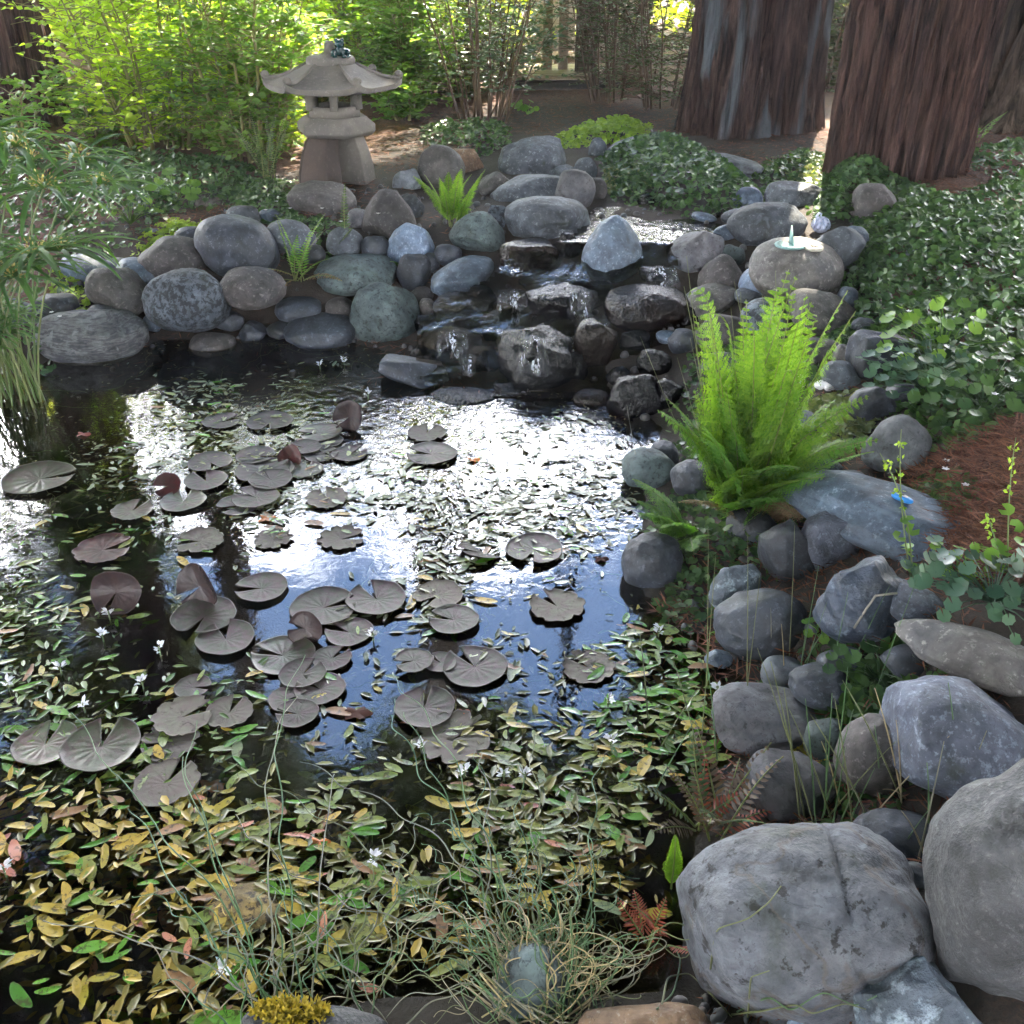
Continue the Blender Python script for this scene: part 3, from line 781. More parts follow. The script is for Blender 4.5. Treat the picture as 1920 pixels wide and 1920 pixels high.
for cx, cy_, w, h, mt, lab, roll, shp in RK:
    rock(cx, cy_, w, h, mt, lab, roll, shp, name='boulder' if w > 130 else 'stone')
o = rock(470, 1752, 330, 200, 'ochre', 'sunken rock covered in golden algae just under the water', -8, 'round', z=-.085, name='boulder')
o = rock(330, 1640, 300, 120, 'ochre', 'deeper sunken rock left of the golden algae rock', 0, 'round', z=-.16, name='boulder')

# small filler pebbles in the joints of the bank: too many and too small to tell apart
mb = MB(); V0, F0 = ico(2)
for poly, n in (([(120, 640), (300, 640), (660, 650), (780, 640), (930, 520), (900, 430), (500, 400), (150, 480)], 260),
                ([(1250, 520), (1420, 430), (1640, 560), (1680, 800), (1480, 860), (1330, 700)], 170),
                ([(1240, 880), (1500, 900), (1720, 1220), (1700, 1600), (1320, 1640), (1390, 1330), (1210, 1120)], 60),
                ([(1150, 1840), (1350, 1760), (1800, 1900), (1200, 1990)], 60),
                ([(800, 720), (1240, 720), (1300, 560), (1250, 480), (950, 500), (800, 600)], 120)):
    for p in scatter(poly, n, .15):
        s = RNG.uniform(.006, .022); g = RNG.uniform(.6, 1.1, 3) * s
        a = RNG.uniform(0, PI); q = V0 * g; x = q[:, 0] * math.cos(a) - q[:, 1] * math.sin(a); y = q[:, 0] * math.sin(a) + q[:, 1] * math.cos(a)
        mb.add(np.column_stack([x, y, q[:, 2]]) + [p[0], p[1], max(p[2], -.02) + s * .3], F0, RNG.random())
m, nt, N, Lk, P = mat_new('pebble_stone')
a_ = N.new('ShaderNodeAttribute'); a_.attribute_name = 'var'
Lk.new(ramp(nt, a_.outputs['Fac'], [(0, (.03, .03, .034)), (.5, (.07, .068, .066)), (.8, (.07, .085, .10)), (1, (.13, .115, .10))]), P.inputs['Base Color'])
P.inputs['Roughness'].default_value = .6
tag(mb.obj('pebbles', m), 'small pebbles filling the joints between the pond stones', 'pebbles', kind='stuff')

# falling strands of water
def on_top(px, py):
    """first surface seen through a picture position"""
    d = Vector(ray(px, py)).normalized(); dg = bpy.context.evaluated_depsgraph_get(); dg.update()
    ok, loc, n, i, ob, mtx = S.ray_cast(dg, Vector((0, 0, CAMZ)), d)
    return (np.array(loc), np.array(n)) if ok else (at_z(px, py, .3), np.array([0, 0, 1.]))
def strand_mat():
    m, nt, N, Lk, P = mat_new('falling_water')
    t = N.new('ShaderNodeTexCoord'); mpn = N.new('ShaderNodeMapping'); mpn.inputs['Scale'].default_value = (90, 90, 5)
    Lk.new(t.outputs['Object'], mpn.inputs['Vector'])
    f = noise(nt, mpn.outputs['Vector'], 1., 4, .6, .3)
    P.inputs['Base Color'].default_value = (.75, .8, .9, 1); P.inputs['Roughness'].default_value = .08
    tr = N.new('ShaderNodeBsdfTransparent'); ms = N.new('ShaderNodeMixShader')
    av = N.new('ShaderNodeAttribute'); av.attribute_name = 'var'
    Lk.new(math_(nt, 'MULTIPLY', ramp(nt, f, [(.43, (.04, .04, .04)), (.66, (.95, .95, .95))]), av.outputs['Fac']), ms.inputs[0]); Lk.new(tr.outputs[0], ms.inputs[1]); Lk.new(P.outputs[0], ms.inputs[2])
    Lk.new(bump(nt, f, .6, .01), P.inputs['Normal'])
    Lk.new(ms.outputs[0], N['Material Output'].inputs['Surface'])
    return m
M['fall'] = strand_mat()
def strand(px, py0, py1, wpx, z0, z1, label):
    a = on_top(px, py0)[0] + [0, -.015, .01]
    bq = at_y(px, py1, a[1] - .09)
    w = wpx * a[1] / FPX / 2; nU, nV = 9, 14; mb = MB()
    u = np.linspace(-1, 1, nU); v = np.linspace(0, 1, nV)
    U, Vv = np.meshgrid(u, v)
    x = U * w * (1 + .12 * Vv); y = -(.05 * np.sqrt(Vv) + .04 * Vv) + .012 * np.cos(U * 5 + Vv * 2); zz = -(a[2] - bq[2]) * Vv ** 1.4
    i = np.arange(nV - 1)[:, None] * nU + np.arange(nU - 1)[None]
    mb.add(np.stack([x, y, zz], -1).reshape(-1, 3), np.stack([i, i + 1, i + nU + 1, i + nU], -1).reshape(-1, 4), ((1 - np.abs(U) ** 2.5) * np.clip(Vv * 5, .2, 1) * np.clip((1.08 - Vv) * 3, 0, 1) * (.55 + .45 * np.sin(U * 7 + px))).ravel())
    tag(mb.obj('waterfall', M['fall'], None, a), label, 'waterfall', 'falls of the little cascade')
strand(1070, 632, 725, 44, .15, 0, 'widest white fall splashing into the pond at the cascade foot')
strand(1085, 545, 610, 46, .27, .15, 'short fall left of the glossy brown flat rock')
strand(962, 545, 620, 60, .26, .14, 'thin fall between the black cascade rocks on the left')
strand(880, 665, 705, 26, .08, 0, 'tiny trickle by the small wet brown rock')
strand(1060, 430, 520, 36, .40, .27, 'thin fall beside the blue cone-shaped rock')
strand(1000, 630, 705, 56, .15, 0, 'thin white veil over the largest black cascade rock')
strand(1130, 600, 690, 30, .15, 0, 'narrow fall over the wet brown rock')
strand(850, 620, 680, 60, .1, 0, 'veil of water over the left black glinting rock')
strand(1240, 500, 545, 60, .36, .27, 'broken fall right of the blue cone-shaped rock')

# ------------------------------------------------------------------ redwoods
def bark_mat(name, c1, c2, c3, pale=None, bs=1.):
    m, nt, N, Lk, P = mat_new(name)
    v, _ = objvec(nt, scale=(9, 9, .9))
    n = noise(nt, v, 2.2, 8, .65, .7)
    v2, _ = objvec(nt, scale=(40, 40, 2.2)); n2 = noise(nt, v2, 2., 5, .7, .5)
    c = ramp(nt, n, [(.36, c1), (.5, c2), (.66, c3)])
    c = mixc(nt, .6, c, ramp(nt, n2, [(.3, (.4, .4, .4)), (.7, (1.5, 1.5, 1.5))]), 'MULTIPLY')
    if pale:
        v3, _ = objvec(nt, scale=(2.6, 2.6, .6)); n3 = noise(nt, v3, 1.5, 4, .5, .4)
        c = mixc(nt, ramp(nt, n3, [(.50, (0, 0, 0)), (.60, (.8, .8, .8))]), c, pale)
    Lk.new(c, P.inputs['Base Color']); P.inputs['Roughness'].default_value = .9; P.inputs['Specular IOR Level'].default_value = .2
    b = bump(nt, n, bs, .05); b = bump(nt, n2, bs * .8, .012, b)
    Lk.new(b, P.inputs['Normal'])
    return m
M['bark'] = bark_mat('redwood_bark', (.013, .008, .007), (.064, .036, .030), (.13, .075, .062))
M['bark_grey'] = bark_mat('redwood_bark_grey', (.012, .009, .009), (.055, .034, .031), (.11, .07, .062), (.12, .145, .17))
M['bark_far'] = bark_mat('brown_bark', (.03, .022, .018), (.09, .065, .05), (.16, .12, .09))
M['needle'] = leaf_mat('conifer_needles', (.030, .050, .018), (.055, .085, .025), .25, .5)

def trunk_mesh(name, prof, mat, seg=140, ridge=.03, seed=1, flare=.0, lean=(0, 0)):
    """prof: list of (height, radius)"""
    hs = np.concatenate([np.linspace(-.25, 2.2, 90), np.linspace(2.5, prof[-1][0], 26)])
    rr = np.interp(hs, [p[0] for p in prof], [p[1] for p in prof])
    th = np.arange(seg) * 2 * PI / seg
    H, T = np.meshgrid(hs, th, indexing='ij'); r = np.repeat(rr[:, None], seg, 1)
    pts = np.stack([np.cos(T) * 1., np.sin(T) * 1., H * .10], -1).reshape(-1, 3)
    lob = snoise(pts, 3.2, 6, seed, .032).reshape(H.shape)
    fib = snoise(pts * [1, 1, 1.3], 15, 10, seed + 5, .6).reshape(H.shape) + snoise(pts * [1, 1, 1.3], 26, 14, seed + 1, .55).reshape(H.shape) + snoise(pts * [1, 1, 2.2], 60, 14, seed + 2, .4).reshape(H.shape)
    r = r * (1 + flare * .35 * np.exp(-np.maximum(H + .05, 0) * 6) * (.4 + .6 * np.abs(np.sin(T * 2.5 + seed))))
    r = r * (1 + lob * (1 + flare * np.exp(-np.maximum(H, 0) * 1.6))) - ridge * np.abs(fib)
    x = np.cos(T) * r + lean[0] * H; y = np.sin(T) * r + lean[1] * H
    V = np.stack([x, y, H], -1).reshape(-1, 3)
    i = np.arange(len(hs) - 1)[:, None] * seg; j = np.arange(seg)[None]; k = (j + 1) % seg
    F = np.stack([i + j, i + k, i + seg + k, i + seg + j], -1).reshape(-1, 4)
    return MB().add(V, F).mesh(name, True, mat)

SLIT = 0.2945
def crown(name, parent, c, rx, ry, rz, n, size=.26, clear=True, sky_el=42., hole=None):
    """sprays of needles through a flattened ellipsoid, in local coordinates of the tree"""
    base = np.array(parent.location)
    n = int(n * 2.2); size = size * 1.25; nc = max(n // 22, 1)
    d = rdir(nc) * (RNG.uniform(.15, 1., nc) ** .5)[:, None]
    cc = np.array(c) + d * [rx, ry, rz]
    ax = nrm(np.column_stack([cc[:, :2] - c[:2], RNG.uniform(-.5, .1, nc)]) + rdir(nc) * .35)
    P = np.repeat(cc, 22, 0); A = np.repeat(ax, 22, 0)
    s = RNG.uniform(-.5, .5, len(P))
    P = P + A * s[:, None] * size * 4 + RNG.normal(size=P.shape) * size * .22
    D = nrm(A * .8 + rdir(len(P)) * .75)
    Wp = P + base
    keep = np.ones(len(P), bool)
    if clear:
        # needles cut away for the sunbeam between the trunks and the mirrored sky
        land_y = Wp[:, 1] - (Wp[:, 2] - .4) * .803
        keep &= ~((np.abs(Wp[:, 0] - SLIT * Wp[:, 1] - .04) < .26) & (land_y > 3.9) & (land_y < 7.6))
        h = np.hypot(Wp[:, 0], Wp[:, 1])
        el = np.degrees(np.arctan2(Wp[:, 2] + 1.6, h)); az = np.degrees(np.arctan2(Wp[:, 0], Wp[:, 1]))
        keep &= ~((el > 17) & (el < sky_el + 3.0 * np.sin(az * .35) + RNG.normal(size=len(P)) * 1.2) & (az > -22) & (az < 9.5))
        keep &= ~((Wp[:, 2] < 3.2) & (h < 12))
        sx_ = Wp[:, 0] - (Wp[:, 2] - 1.) * .2375; sy_ = Wp[:, 1] - (Wp[:, 2] - 1.) * .805      # crowns thinned here so the sun reaches the bushes
        keep &= ~((sy_ > 7.2 + .4 * np.sin(Wp[:, 0] * 2.1)) & (sx_ < -1.2) & (sx_ > -10) & (RNG.random(len(P)) < .85))
    P, D = P[keep], D[keep]
    mb = MB(); leaves(mb, P, D, rdir(len(P), .2, 1), RNG.uniform(.6, 1.2, len(P)) * size, RNG.uniform(.4, .62, len(P)) * size, RNG.random(len(P)), simple=True)
    return tag(link(name, mb.mesh(name, True, M['needle']), None, parent), kind='stuff')

def tree(label, x, y, prof, mat, crowns, seed=1, ridge=.03, seg=140, flare=0., lean=(0, 0), group=None, name='redwood_tree', cat='tree', needle=True):
    t = empty(name, (x, y, max(hz(x, y), 0))); tag(t, label, cat, group)
    link('trunk', trunk_mesh('trunk', prof, mat, seg, ridge, seed, flare, lean), None, t)
    for cwn in crowns:
        crown('crown', t, *cwn)
    return t
def at_ground(px, py): return ground(px, py)
a = at_y(1432, 230, 7.35)
tree('leftmost big redwood trunk with a bluish grey bark streak behind the cascade', 1.66, 7.35, [(-.3, .52), (0, .48), (.5, .455), (1.2, .445), (6, .38), (16, .3)], M['bark_grey'],
     [((.3, -.3, 9.2), 4.2, 3.6, 1.7, 6000)], 3, .07, 240, .3)
b_ = at_y(1690, 250, 5.75)
tree('middle redwood trunk, reddish and nearest, standing above the ground cover', 2.155, 5.75, [(-.3, .41), (0, .385), (.4, .385), (1.2, .385), (6, .34), (16, .24)], M['bark'],
     [((.3, .0, 8.6), 4.0, 3.5, 1.6, 6500)], 11, .07, 240, .03, (0, 0))
c_ = at_y(1925, 200, 7.3)
tree('rightmost redwood trunk with slanting grey brown bark at the frame edge', c_[0] + .02, 7.3, [(-.3, .80), (0, .70), (.6, .60), (1.4, .50), (6, .42), (16, .3)], M['bark_far'],
     [((1.5, -.5, 9.5), 3.8, 3.6, 1.8, 5000)], 19, .06, 180, .5, (.12, 0))
d_ = at_y(22, 120, 8.2)
tree('redwood trunk at the top left corner among the shrubs', d_[0], 8.2, [(-.3, .42), (0, .36), (1.2, .31), (6, .27), (16, .2)], M['bark'],
     [((-.6, -1.2, 8.6), 3.6, 3.6, 1.7, 4500)], 23, .03, 110, .3)
e_ = at_y(1078, 100, 9.6)
tree('thin dark trunk beside the wooden deck in the background', e_[0] + .1, 9.6, [(-.3, .12), (0, .10), (2, .09), (9, .06)], M['bark_far'], [], 29, .008, 40, name='tree')
FG = 'tall redwoods beyond the garden, seen mirrored in the pond'
FL = 'tall redwood out of frame beyond the garden'
for k, (x, y, r, cr_) in enumerate([
    (-1.25, 14.2, .52, [((0, .5, 13.2), 3.6, 2.4, 2.4, 3800), ((0, -.3, 11.6), 1.4, 1.2, 1.2, 700)]),
    (-7.3, 14.5, .85, [((.5, 0, 9.8), 2.9, 2.6, 3.4, 4200), ((1.2, -1, 13.5), 3., 2.5, 2.2, 3000), ((.2, -1., 6.0), 2.4, 2.0, 2.2, 2400)]),
    (-4.6, 13.4, .36, [((-.4, .4, 9.2), 1.9, 1.9, 2.4, 2400), ((.4, 0, 13.), 2.4, 2., 2.0, 2200)]),
    (3.1, 15.5, .5, [((.4, 0, 14.6), 3.8, 2.8, 3., 4200), ((1.6, 0, 9.5), 1.8, 1.8, 3.2, 1600)]),
    (3.9, 18.6, .5, [((0, -.2, 12.6), 2.4, 2.4, 1.6, 3600), ((.5, -.4, 10.0), 1.8, 1.8, 1.2, 1400)]),  # unseen tree added so its crown shades the ground behind the lantern
    (7.4, 12.5, .5, [((0, 0, 9.), 3., 3., 4.5, 3600)])]):
    tree(FL, x, y, [(-.3, r * 1.15), (0, r), (1.5, r * .93), (9, r * .72), (18, r * .5)], M['bark_far'], [(*c, .30, True, 41.) if False else c for c in cr_], 40 + k, .02, 70, group=FG)
# the grove round the pond that keeps it in shade; none of it is in the frame
HG = 'redwoods round the pond whose boughs shade it'
for k, (x, y, cc) in enumerate([
    (-4.6, 3.2, [((1.4, 1.2, 7.8), 4.2, 4.0, 1.5, 6500)]),
    (-3.6, -3.2, [((.6, .8, 7.4), 4.2, 3.6, 1.8, 3600)]),
    (4.4, -1.8, [((-.6, .6, 7.6), 4.2, 3.8, 1.8, 3800)]),
    (5.6, 2.9, [((-2.0, .4, 7.9), 4.2, 3.6, 1.6, 6000)]),
    (.4, -5.5, [((0, 0, 7.5), 4.6, 3.4, 2.4, 3600)]),
    (-8.2, 7.0, [((.2, -.4, 7.6), 3.4, 3.4, 2.6, 3200)]),
    (9.4, 6.0, [((-.8, 0, 8.), 3.6, 3.8, 2.8, 3600)])]):
    tree('redwood outside the picture whose high boughs shade the pond', x, y, [(-.3, .5), (0, .42), (1.5, .38), (16, .2)], M['bark_far'], cc, 60 + k, .02, 60, group=HG)

# unseen foliage ring, one mass, added on the other sides to cut skylight
n = 15000
az = np.radians(RNG.uniform(48, 312, n)); rr = RNG.uniform(8.5, 13, n); zz = RNG.uniform(0, 1, n) ** .8 * 10
Pw = np.column_stack([np.sin(az) * rr, np.cos(az) * rr + 2.5, zz]); mb = MB(); leaves(mb, Pw, rdir(n), rdir(n), RNG.uniform(.5, .95, n), RNG.uniform(.28, .5, n), RNG.random(n), simple=True)
tag(mb.obj('shading_foliage', M['needle']), 'unseen ring of wood foliage added to shade the garden', 'wood', kind='stuff')

# ------------------------------------------------------------------ shrubs
M['stem_green'] = plain('green_stem', (.16, .19, .05), .6, alt=(.2, .15, .06))
M['stem_brown'] = plain('brown_stem', (.13, .085, .055), .7)
M['leaf_bright'] = leaf_mat('bright_leaf', (.17, .30, .03), (.30, .44, .05), .62, .45, tmul=1.5)
M['leaf_mid'] = leaf_mat('mid_green_leaf', (.075, .17, .04), (.14, .26, .05), .52, .38, tmul=1.4)
M['leaf_cool'] = leaf_mat('cool_green_leaf', (.045, .085, .055), (.085, .14, .085), .3, .28)
M['leaf_dark'] = leaf_mat('dark_leaf', (.025, .045, .016), (.06, .09, .026), .25, .4)
M['leaf_sun'] = leaf_mat('sunlit_yellow_leaf', (.26, .36, .05), (.40, .48, .09), .58, .5, tmul=1.7)  # yellow sunlight painted into the colour of the far leaves
UND = []
def shrub(label, x, y, h, spread, nst, nleaf, ll, mat, stem='stem_green', aspect=.55, low=.15, seed=0, name='shrub', group=None, sr=.012, lean=(0, 0)):
    t = tag(empty(name, (x, y, hz(x, y) - .01)), label, 'shrub', group); nleaf = int(nleaf * 1.6); aspect *= 1.15
    mb = MB(); per = max(nleaf // nst, 1)
    for s in range(nst):
        a = RNG.uniform(0, 2 * PI); sp = spread * math.sqrt(RNG.uniform(.05, 1)); hh = h * RNG.uniform(.45, 1.08)
        b0 = np.array([math.cos(a), math.sin(a), 0]) * sp * .3
        tip = np.array([math.cos(a) * sp + lean[0], math.sin(a) * sp + lean[1], hh])
        u = np.linspace(0, 1, 9)[:, None]
        mid = b0 * .5 + tip * .5 + np.array([0, 0, hh * .12]) + RNG.normal(size=3) * .06
        Pth = (1 - u) ** 2 * b0 + 2 * u * (1 - u) * mid + u ** 2 * tip + np.cumsum(RNG.normal(size=(9, 3)) * .012, 0)
        V, F = tube(Pth, sr * (1 - .75 * u[:, 0]) * RNG.uniform(.6, 1.3), 5)
        st = MB().add(V, F)
        ntw = max(4, per // 9)
        LP, LD = [], []
        for q in range(ntw):
            uu = RNG.uniform(low * .35, 1.) ; f = uu * 8; i0 = min(int(f), 7); p0 = Pth[i0] * (1 - (f - i0)) + Pth[i0 + 1] * (f - i0)
            dr = nrm(rdir(1, -.15, .6)[0]); ln = RNG.uniform(.10, .36) * (spread / .6) ** .5 * h ** .3
            tw = np.stack([p0, p0 + dr * ln * .5 + [0, 0, .02], p0 + dr * ln + [0, 0, -.01]])
            V, F = tube(tw, [sr * .3, sr * .22, sr * .12], 3, False); st.add(V, F)
            nl = max(3, per // ntw)
            w = np.sort(RNG.uniform(.15, 1.05, nl)); side = np.where(np.arange(nl) % 2 == 0, 1, -1)[:, None]
            sd = nrm(np.cross(dr, [0, 0, 1.]))
            LP.append(p0 + dr * (ln * w)[:, None]); LD.append(nrm(dr * .6 + sd * side * .9 + rdir(nl) * .35))
        st.obj('stem', M[stem], t)
        LP, LD = np.concatenate(LP), np.concatenate(LD); n = len(LP)
        L = RNG.uniform(.6, 1.15, n) * ll
        leaves(mb, LP, LD, nrm(rdir(n, .1, 1) + [0, -.25, .5]), L, L * aspect, RNG.random(n), fold=.12)
    tag(mb.obj('foliage', M[mat], t), kind='stuff')
    return t
def gp(px, py): p = ground(px, py); return p[0], p[1]
x, y = gp(255, 318); shrub('tall light green shrub with several yellowish stems, left of the lantern', x, y + .5, 1.9, .85, 15, 3200, .060, 'leaf_bright', low=.25, sr=.013)
x, y = gp(455, 318); shrub('dense glossy green shrub right of the yellow stemmed shrub, nearly reaching the lantern', x, y + .3, 1.5, .62, 14, 4200, .055, 'leaf_mid', low=.1)
x, y = gp(500, 292); shrub('low fresh green bush touching the left side of the lantern', x, y + .2, .8, .35, 9, 1500, .05, 'leaf_bright', low=.1)
x, y = gp(150, 300); shrub('leafy shrub right behind the top left trunk', x, y + 1.7, 1.7, .55, 9, 1500, .055, 'leaf_bright', low=.1)
x, y = gp(20, 330); shrub('low leafy shrub at the left edge above the papyrus', x - .2, y + .5, .6, .4, 8, 900, .05, 'leaf_mid', low=.1)
x, y = gp(350, 330); shrub('thin leaning shrub with bare lower stems between the two big left shrubs', x, y + 1.2, 1.9, .6, 9, 1100, .06, 'leaf_bright', low=.4, sr=.016)
x, y = gp(640, 225); shrub('yellow green shrub directly behind the lantern roof', x, y + 1.4, 1.9, .85, 12, 3000, .06, 'leaf_bright', low=.35)
x, y = gp(560, 235); shrub('dark shaded bush behind the left legs of the lantern', x, y + .6, .85, .5, 8, 1600, .05, 'leaf_dark', low=.05)  # dark leaf colour stands for the shade at the shrub's base
x, y = gp(770, 215); shrub('leafy green bush right of the lantern roof', x, y + .3, 1.1, .5, 10, 2200, .075, 'leaf_mid', low=.15, aspect=.42)
x, y = gp(765, 225); shrub('small fresh green bush on the mulch right of the lantern', x, y - .1, .40, .28, 7, 600, .08, 'leaf_mid', low=.2, aspect=.36)
x, y = gp(905, 235); shrub('thin stemmed shrub with silvery highlights above the highest boulder', x, y + .2, 1.7, .62, 22, 1900, .06, 'leaf_cool', 'stem_brown', low=.42, aspect=.36, sr=.009)
x, y = gp(830, 215); shrub('airy green shrub between lantern and silvery shrub', x, y + .9, 1.8, .7, 12, 2200, .06, 'leaf_mid', 'stem_brown', low=.3, aspect=.4)
x, y = gp(1150, 205); shrub('dark drooping evergreen bush right of the wooden deck', x, y + .35, 1.7, .55, 12, 3200, .045, 'leaf_dark', 'stem_brown', low=.2, aspect=.3)
x, y = gp(1255, 225); shrub('dark evergreen bush against the left redwood trunk', x, y + .5, 1.8, .5, 12, 3200, .045, 'leaf_dark', 'stem_brown', low=.1, aspect=.3)
x, y = gp(1220, 215); shrub('dark evergreen bush behind the other two, beside the redwood', x, y + 1.4, 2.2, .7, 12, 2600, .05, 'leaf_dark', 'stem_brown', low=.1, aspect=.3)
shrub('added dark evergreen bush darkening the gap between the two big trunks', 2.62, 8.9, 1.5, .38, 9, 2600, .05, 'leaf_dark', 'stem_brown', low=0.)  # bush added to darken the bright ground seen between the trunks
shrub('added dark undergrowth darkening the gap between the two big trunks', 3.2, 10.4, 1.6, .6, 9, 2600, .06, 'leaf_dark', 'stem_brown', low=0.)  # more dark leaves added behind that gap to darken it
for px, py, dy, h_, sp_, mt in [(160, 290, .3, .7, .45, 'leaf_mid'), (250, 300, .9, .9, .55, 'leaf_bright'), (330, 300, .5, .75, .45, 'leaf_mid'), (400, 300, 1.0, .9, .5, 'leaf_bright'), (200, 280, 1.6, 1.1, .6, 'leaf_bright'), (470, 270, 1.2, 1.0, .5, 'leaf_mid'),
                            (90, 280, 2.2, .9, .5, 'leaf_mid'), (700, 210, .9, .8, .4, 'leaf_mid'), (860, 205, .5, .7, .4, 'leaf_dark'), (960, 195, .9, .8, .4, 'leaf_cool'), (330, 270, 2.0, 1.2, .7, 'leaf_bright'), (600, 215, 2.0, 1.1, .7, 'leaf_bright'), (800, 200, 1.8, 1.1, .6, 'leaf_bright')]:
    x, y = gp(px, py); UND.append(shrub('', x, y + dy, h_, sp_, 8, 1300, .055, mt, low=0., sr=.008))
for o, lb in zip(UND, ['low bush at the foot of the top left trunk', 'low bright bush among the yellowish stems at the left', 'low green bush between the two big left shrubs', 'low bright bush left of the glossy green shrub', 'bright undergrowth behind the yellow stemmed shrub', 'green undergrowth behind the glossy green shrub', 'green undergrowth behind the top left trunk', 'low green bush right behind the lantern', 'low dark bush under the airy shrub', 'low bush at the foot of the silvery shrub', 'bright undergrowth far behind the two left shrubs', 'bright undergrowth far behind the lantern', 'bright undergrowth far behind the airy green shrub']):
    o['label'] = lb
# sunlit growth farther back
HB = 'sunlit bushes behind the garden'
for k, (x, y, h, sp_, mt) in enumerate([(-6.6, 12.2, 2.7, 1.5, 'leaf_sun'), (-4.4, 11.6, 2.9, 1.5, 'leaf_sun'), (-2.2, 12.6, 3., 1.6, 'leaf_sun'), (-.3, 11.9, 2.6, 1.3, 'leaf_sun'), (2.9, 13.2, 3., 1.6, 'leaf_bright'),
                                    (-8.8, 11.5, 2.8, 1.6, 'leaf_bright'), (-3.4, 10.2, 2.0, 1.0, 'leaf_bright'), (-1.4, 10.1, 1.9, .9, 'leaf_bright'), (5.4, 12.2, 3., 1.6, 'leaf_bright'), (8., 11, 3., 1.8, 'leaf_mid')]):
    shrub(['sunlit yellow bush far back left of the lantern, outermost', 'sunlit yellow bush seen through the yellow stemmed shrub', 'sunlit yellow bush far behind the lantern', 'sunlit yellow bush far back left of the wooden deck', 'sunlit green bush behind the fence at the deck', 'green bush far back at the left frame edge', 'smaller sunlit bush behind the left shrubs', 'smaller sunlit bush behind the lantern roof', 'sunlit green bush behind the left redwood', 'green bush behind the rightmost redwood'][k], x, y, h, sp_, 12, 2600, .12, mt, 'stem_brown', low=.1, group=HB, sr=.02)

n = 34000
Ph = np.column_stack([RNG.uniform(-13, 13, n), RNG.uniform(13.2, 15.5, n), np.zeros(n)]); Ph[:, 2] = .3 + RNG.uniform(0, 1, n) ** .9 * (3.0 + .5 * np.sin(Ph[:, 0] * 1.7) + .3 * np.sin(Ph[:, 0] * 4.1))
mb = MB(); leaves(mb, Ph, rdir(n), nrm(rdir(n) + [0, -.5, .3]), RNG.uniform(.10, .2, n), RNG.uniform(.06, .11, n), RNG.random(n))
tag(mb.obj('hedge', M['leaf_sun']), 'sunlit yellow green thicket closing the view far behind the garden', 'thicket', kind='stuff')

# ------------------------------------------------------------------ wooden deck behind
x0 = at_y(1000, 150, 9.4); x1 = at_y(1128, 150, 9.4)
zt = at_y(1040, 143, 9.4)[2]
M['wood'] = plain('weathered_wood', (.36, .27, .19), .7, bs=.4, nscale=60)
M['wood_dark'] = plain('dark_wood', (.055, .048, .042), .8, bs=.4, nscale=40)
t = tag(empty('wooden_deck', (x0[0], 9.4, hz(x0[0], 9.4))), 'low wooden deck with posts and a dark front beam in the background', 'deck')
Lw = x1[0] - x0[0]; zz = zt - t.location.z
V, F = box(Lw + .5, .14, zz - .02, (Lw / 2, .0, zz / 2 - .03), .008); MB().add(V, F).obj('beam', M['wood_dark'], t)
for k in range(7):
    V, F = box(Lw + .5, .135, .035, (Lw / 2, -.05 + k * .145, zz), .006); MB().add(V, F).obj('plank', M['wood'], t)
for px in (1026, 1055, 1100):
    q = at_y(px, 100, 9.9); V, F = box(.085, .085, 1.25, (q[0] - x0[0], .42, zz + .62), .006); MB().add(V, F).obj('post', M['wood'], t)
V, F = box(Lw + .5, .05, .09, (Lw / 2, .48, zz + 1.0), .006); MB().add(V, F).obj('rail', M['wood'], t)
M['fencewood'] = plain('pale_fence_wood', (.62, .50, .40), .8, bs=.3, nscale=30)
f = tag(empty('garden_fence', (x0[0], 11.6, hz(x0[0], 11.6))), 'pale board fence glimpsed behind the wooden deck', 'fence')
for k in range(8):
    V, F = box(.145, .025, .62, (.1 + k * .155, RNG.uniform(-.003, .003), .36), .004); MB().add(V, F).obj('board', M['fencewood'], f)
for k in (0, 1):
    V, F = box(1.3, .04, .07, (.65, .035, .15 + k * .38), .004); MB().add(V, F).obj('rail', M['fencewood'], f)

# ------------------------------------------------------------------ stone lantern
def lant_mat(name, a, b, c):
    m, nt, N, Lk, P = mat_new(name); v, _ = objvec(nt)
    col = mixc(nt, ramp(nt, noise(nt, v, 6, 5, .6), [(.4, (0, 0, 0)), (.62, (1, 1, 1))]), a, b)
    n2 = noise(nt, v, 55, 4, .7); col = mixc(nt, ramp(nt, n2, [(.56, (0, 0, 0)), (.68, (.7, .7, .7))]), col, c)
    Lk.new(col, P.inputs['Base Color']); P.inputs['Roughness'].default_value = .9; Lk.new(bump(nt, n2, .5, .005), P.inputs['Normal']); return m
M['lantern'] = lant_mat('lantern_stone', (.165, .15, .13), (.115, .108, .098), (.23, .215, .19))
M['lantern_shaded'] = lant_mat('lantern_stone_shaded', (.055, .038, .03), (.04, .031, .027), (.08, .06, .048))  # lantern stone recoloured dark to paint shade on the legs
p = ground(618, 352); D_ = float(np.dot(p - [0, 0, CAMZ], ray(618, 352)) / (ray(618, 352) @ ray(618, 352))); sc = D_ / FPX
lx = (640 - 960) * sc; ly = p[1] + .0; lz = hz(lx, ly) - .03
rock(604, 374, 120, 60, 'brown', 'broad brown base rock under the stone lantern', 0, 'slab', name='boulder')
Lt = tag(empty('stone_lantern', (lx, ly, lz + .03)), 'grey Japanese stone lantern with a wide six-sided roof on splayed legs', 'lantern')
def hexring(r, z, rot=0, k=6): a = np.arange(k) * 2 * PI / k + rot; return np.column_stack([r * np.cos(a), r * np.sin(a), np.full(k, z)])
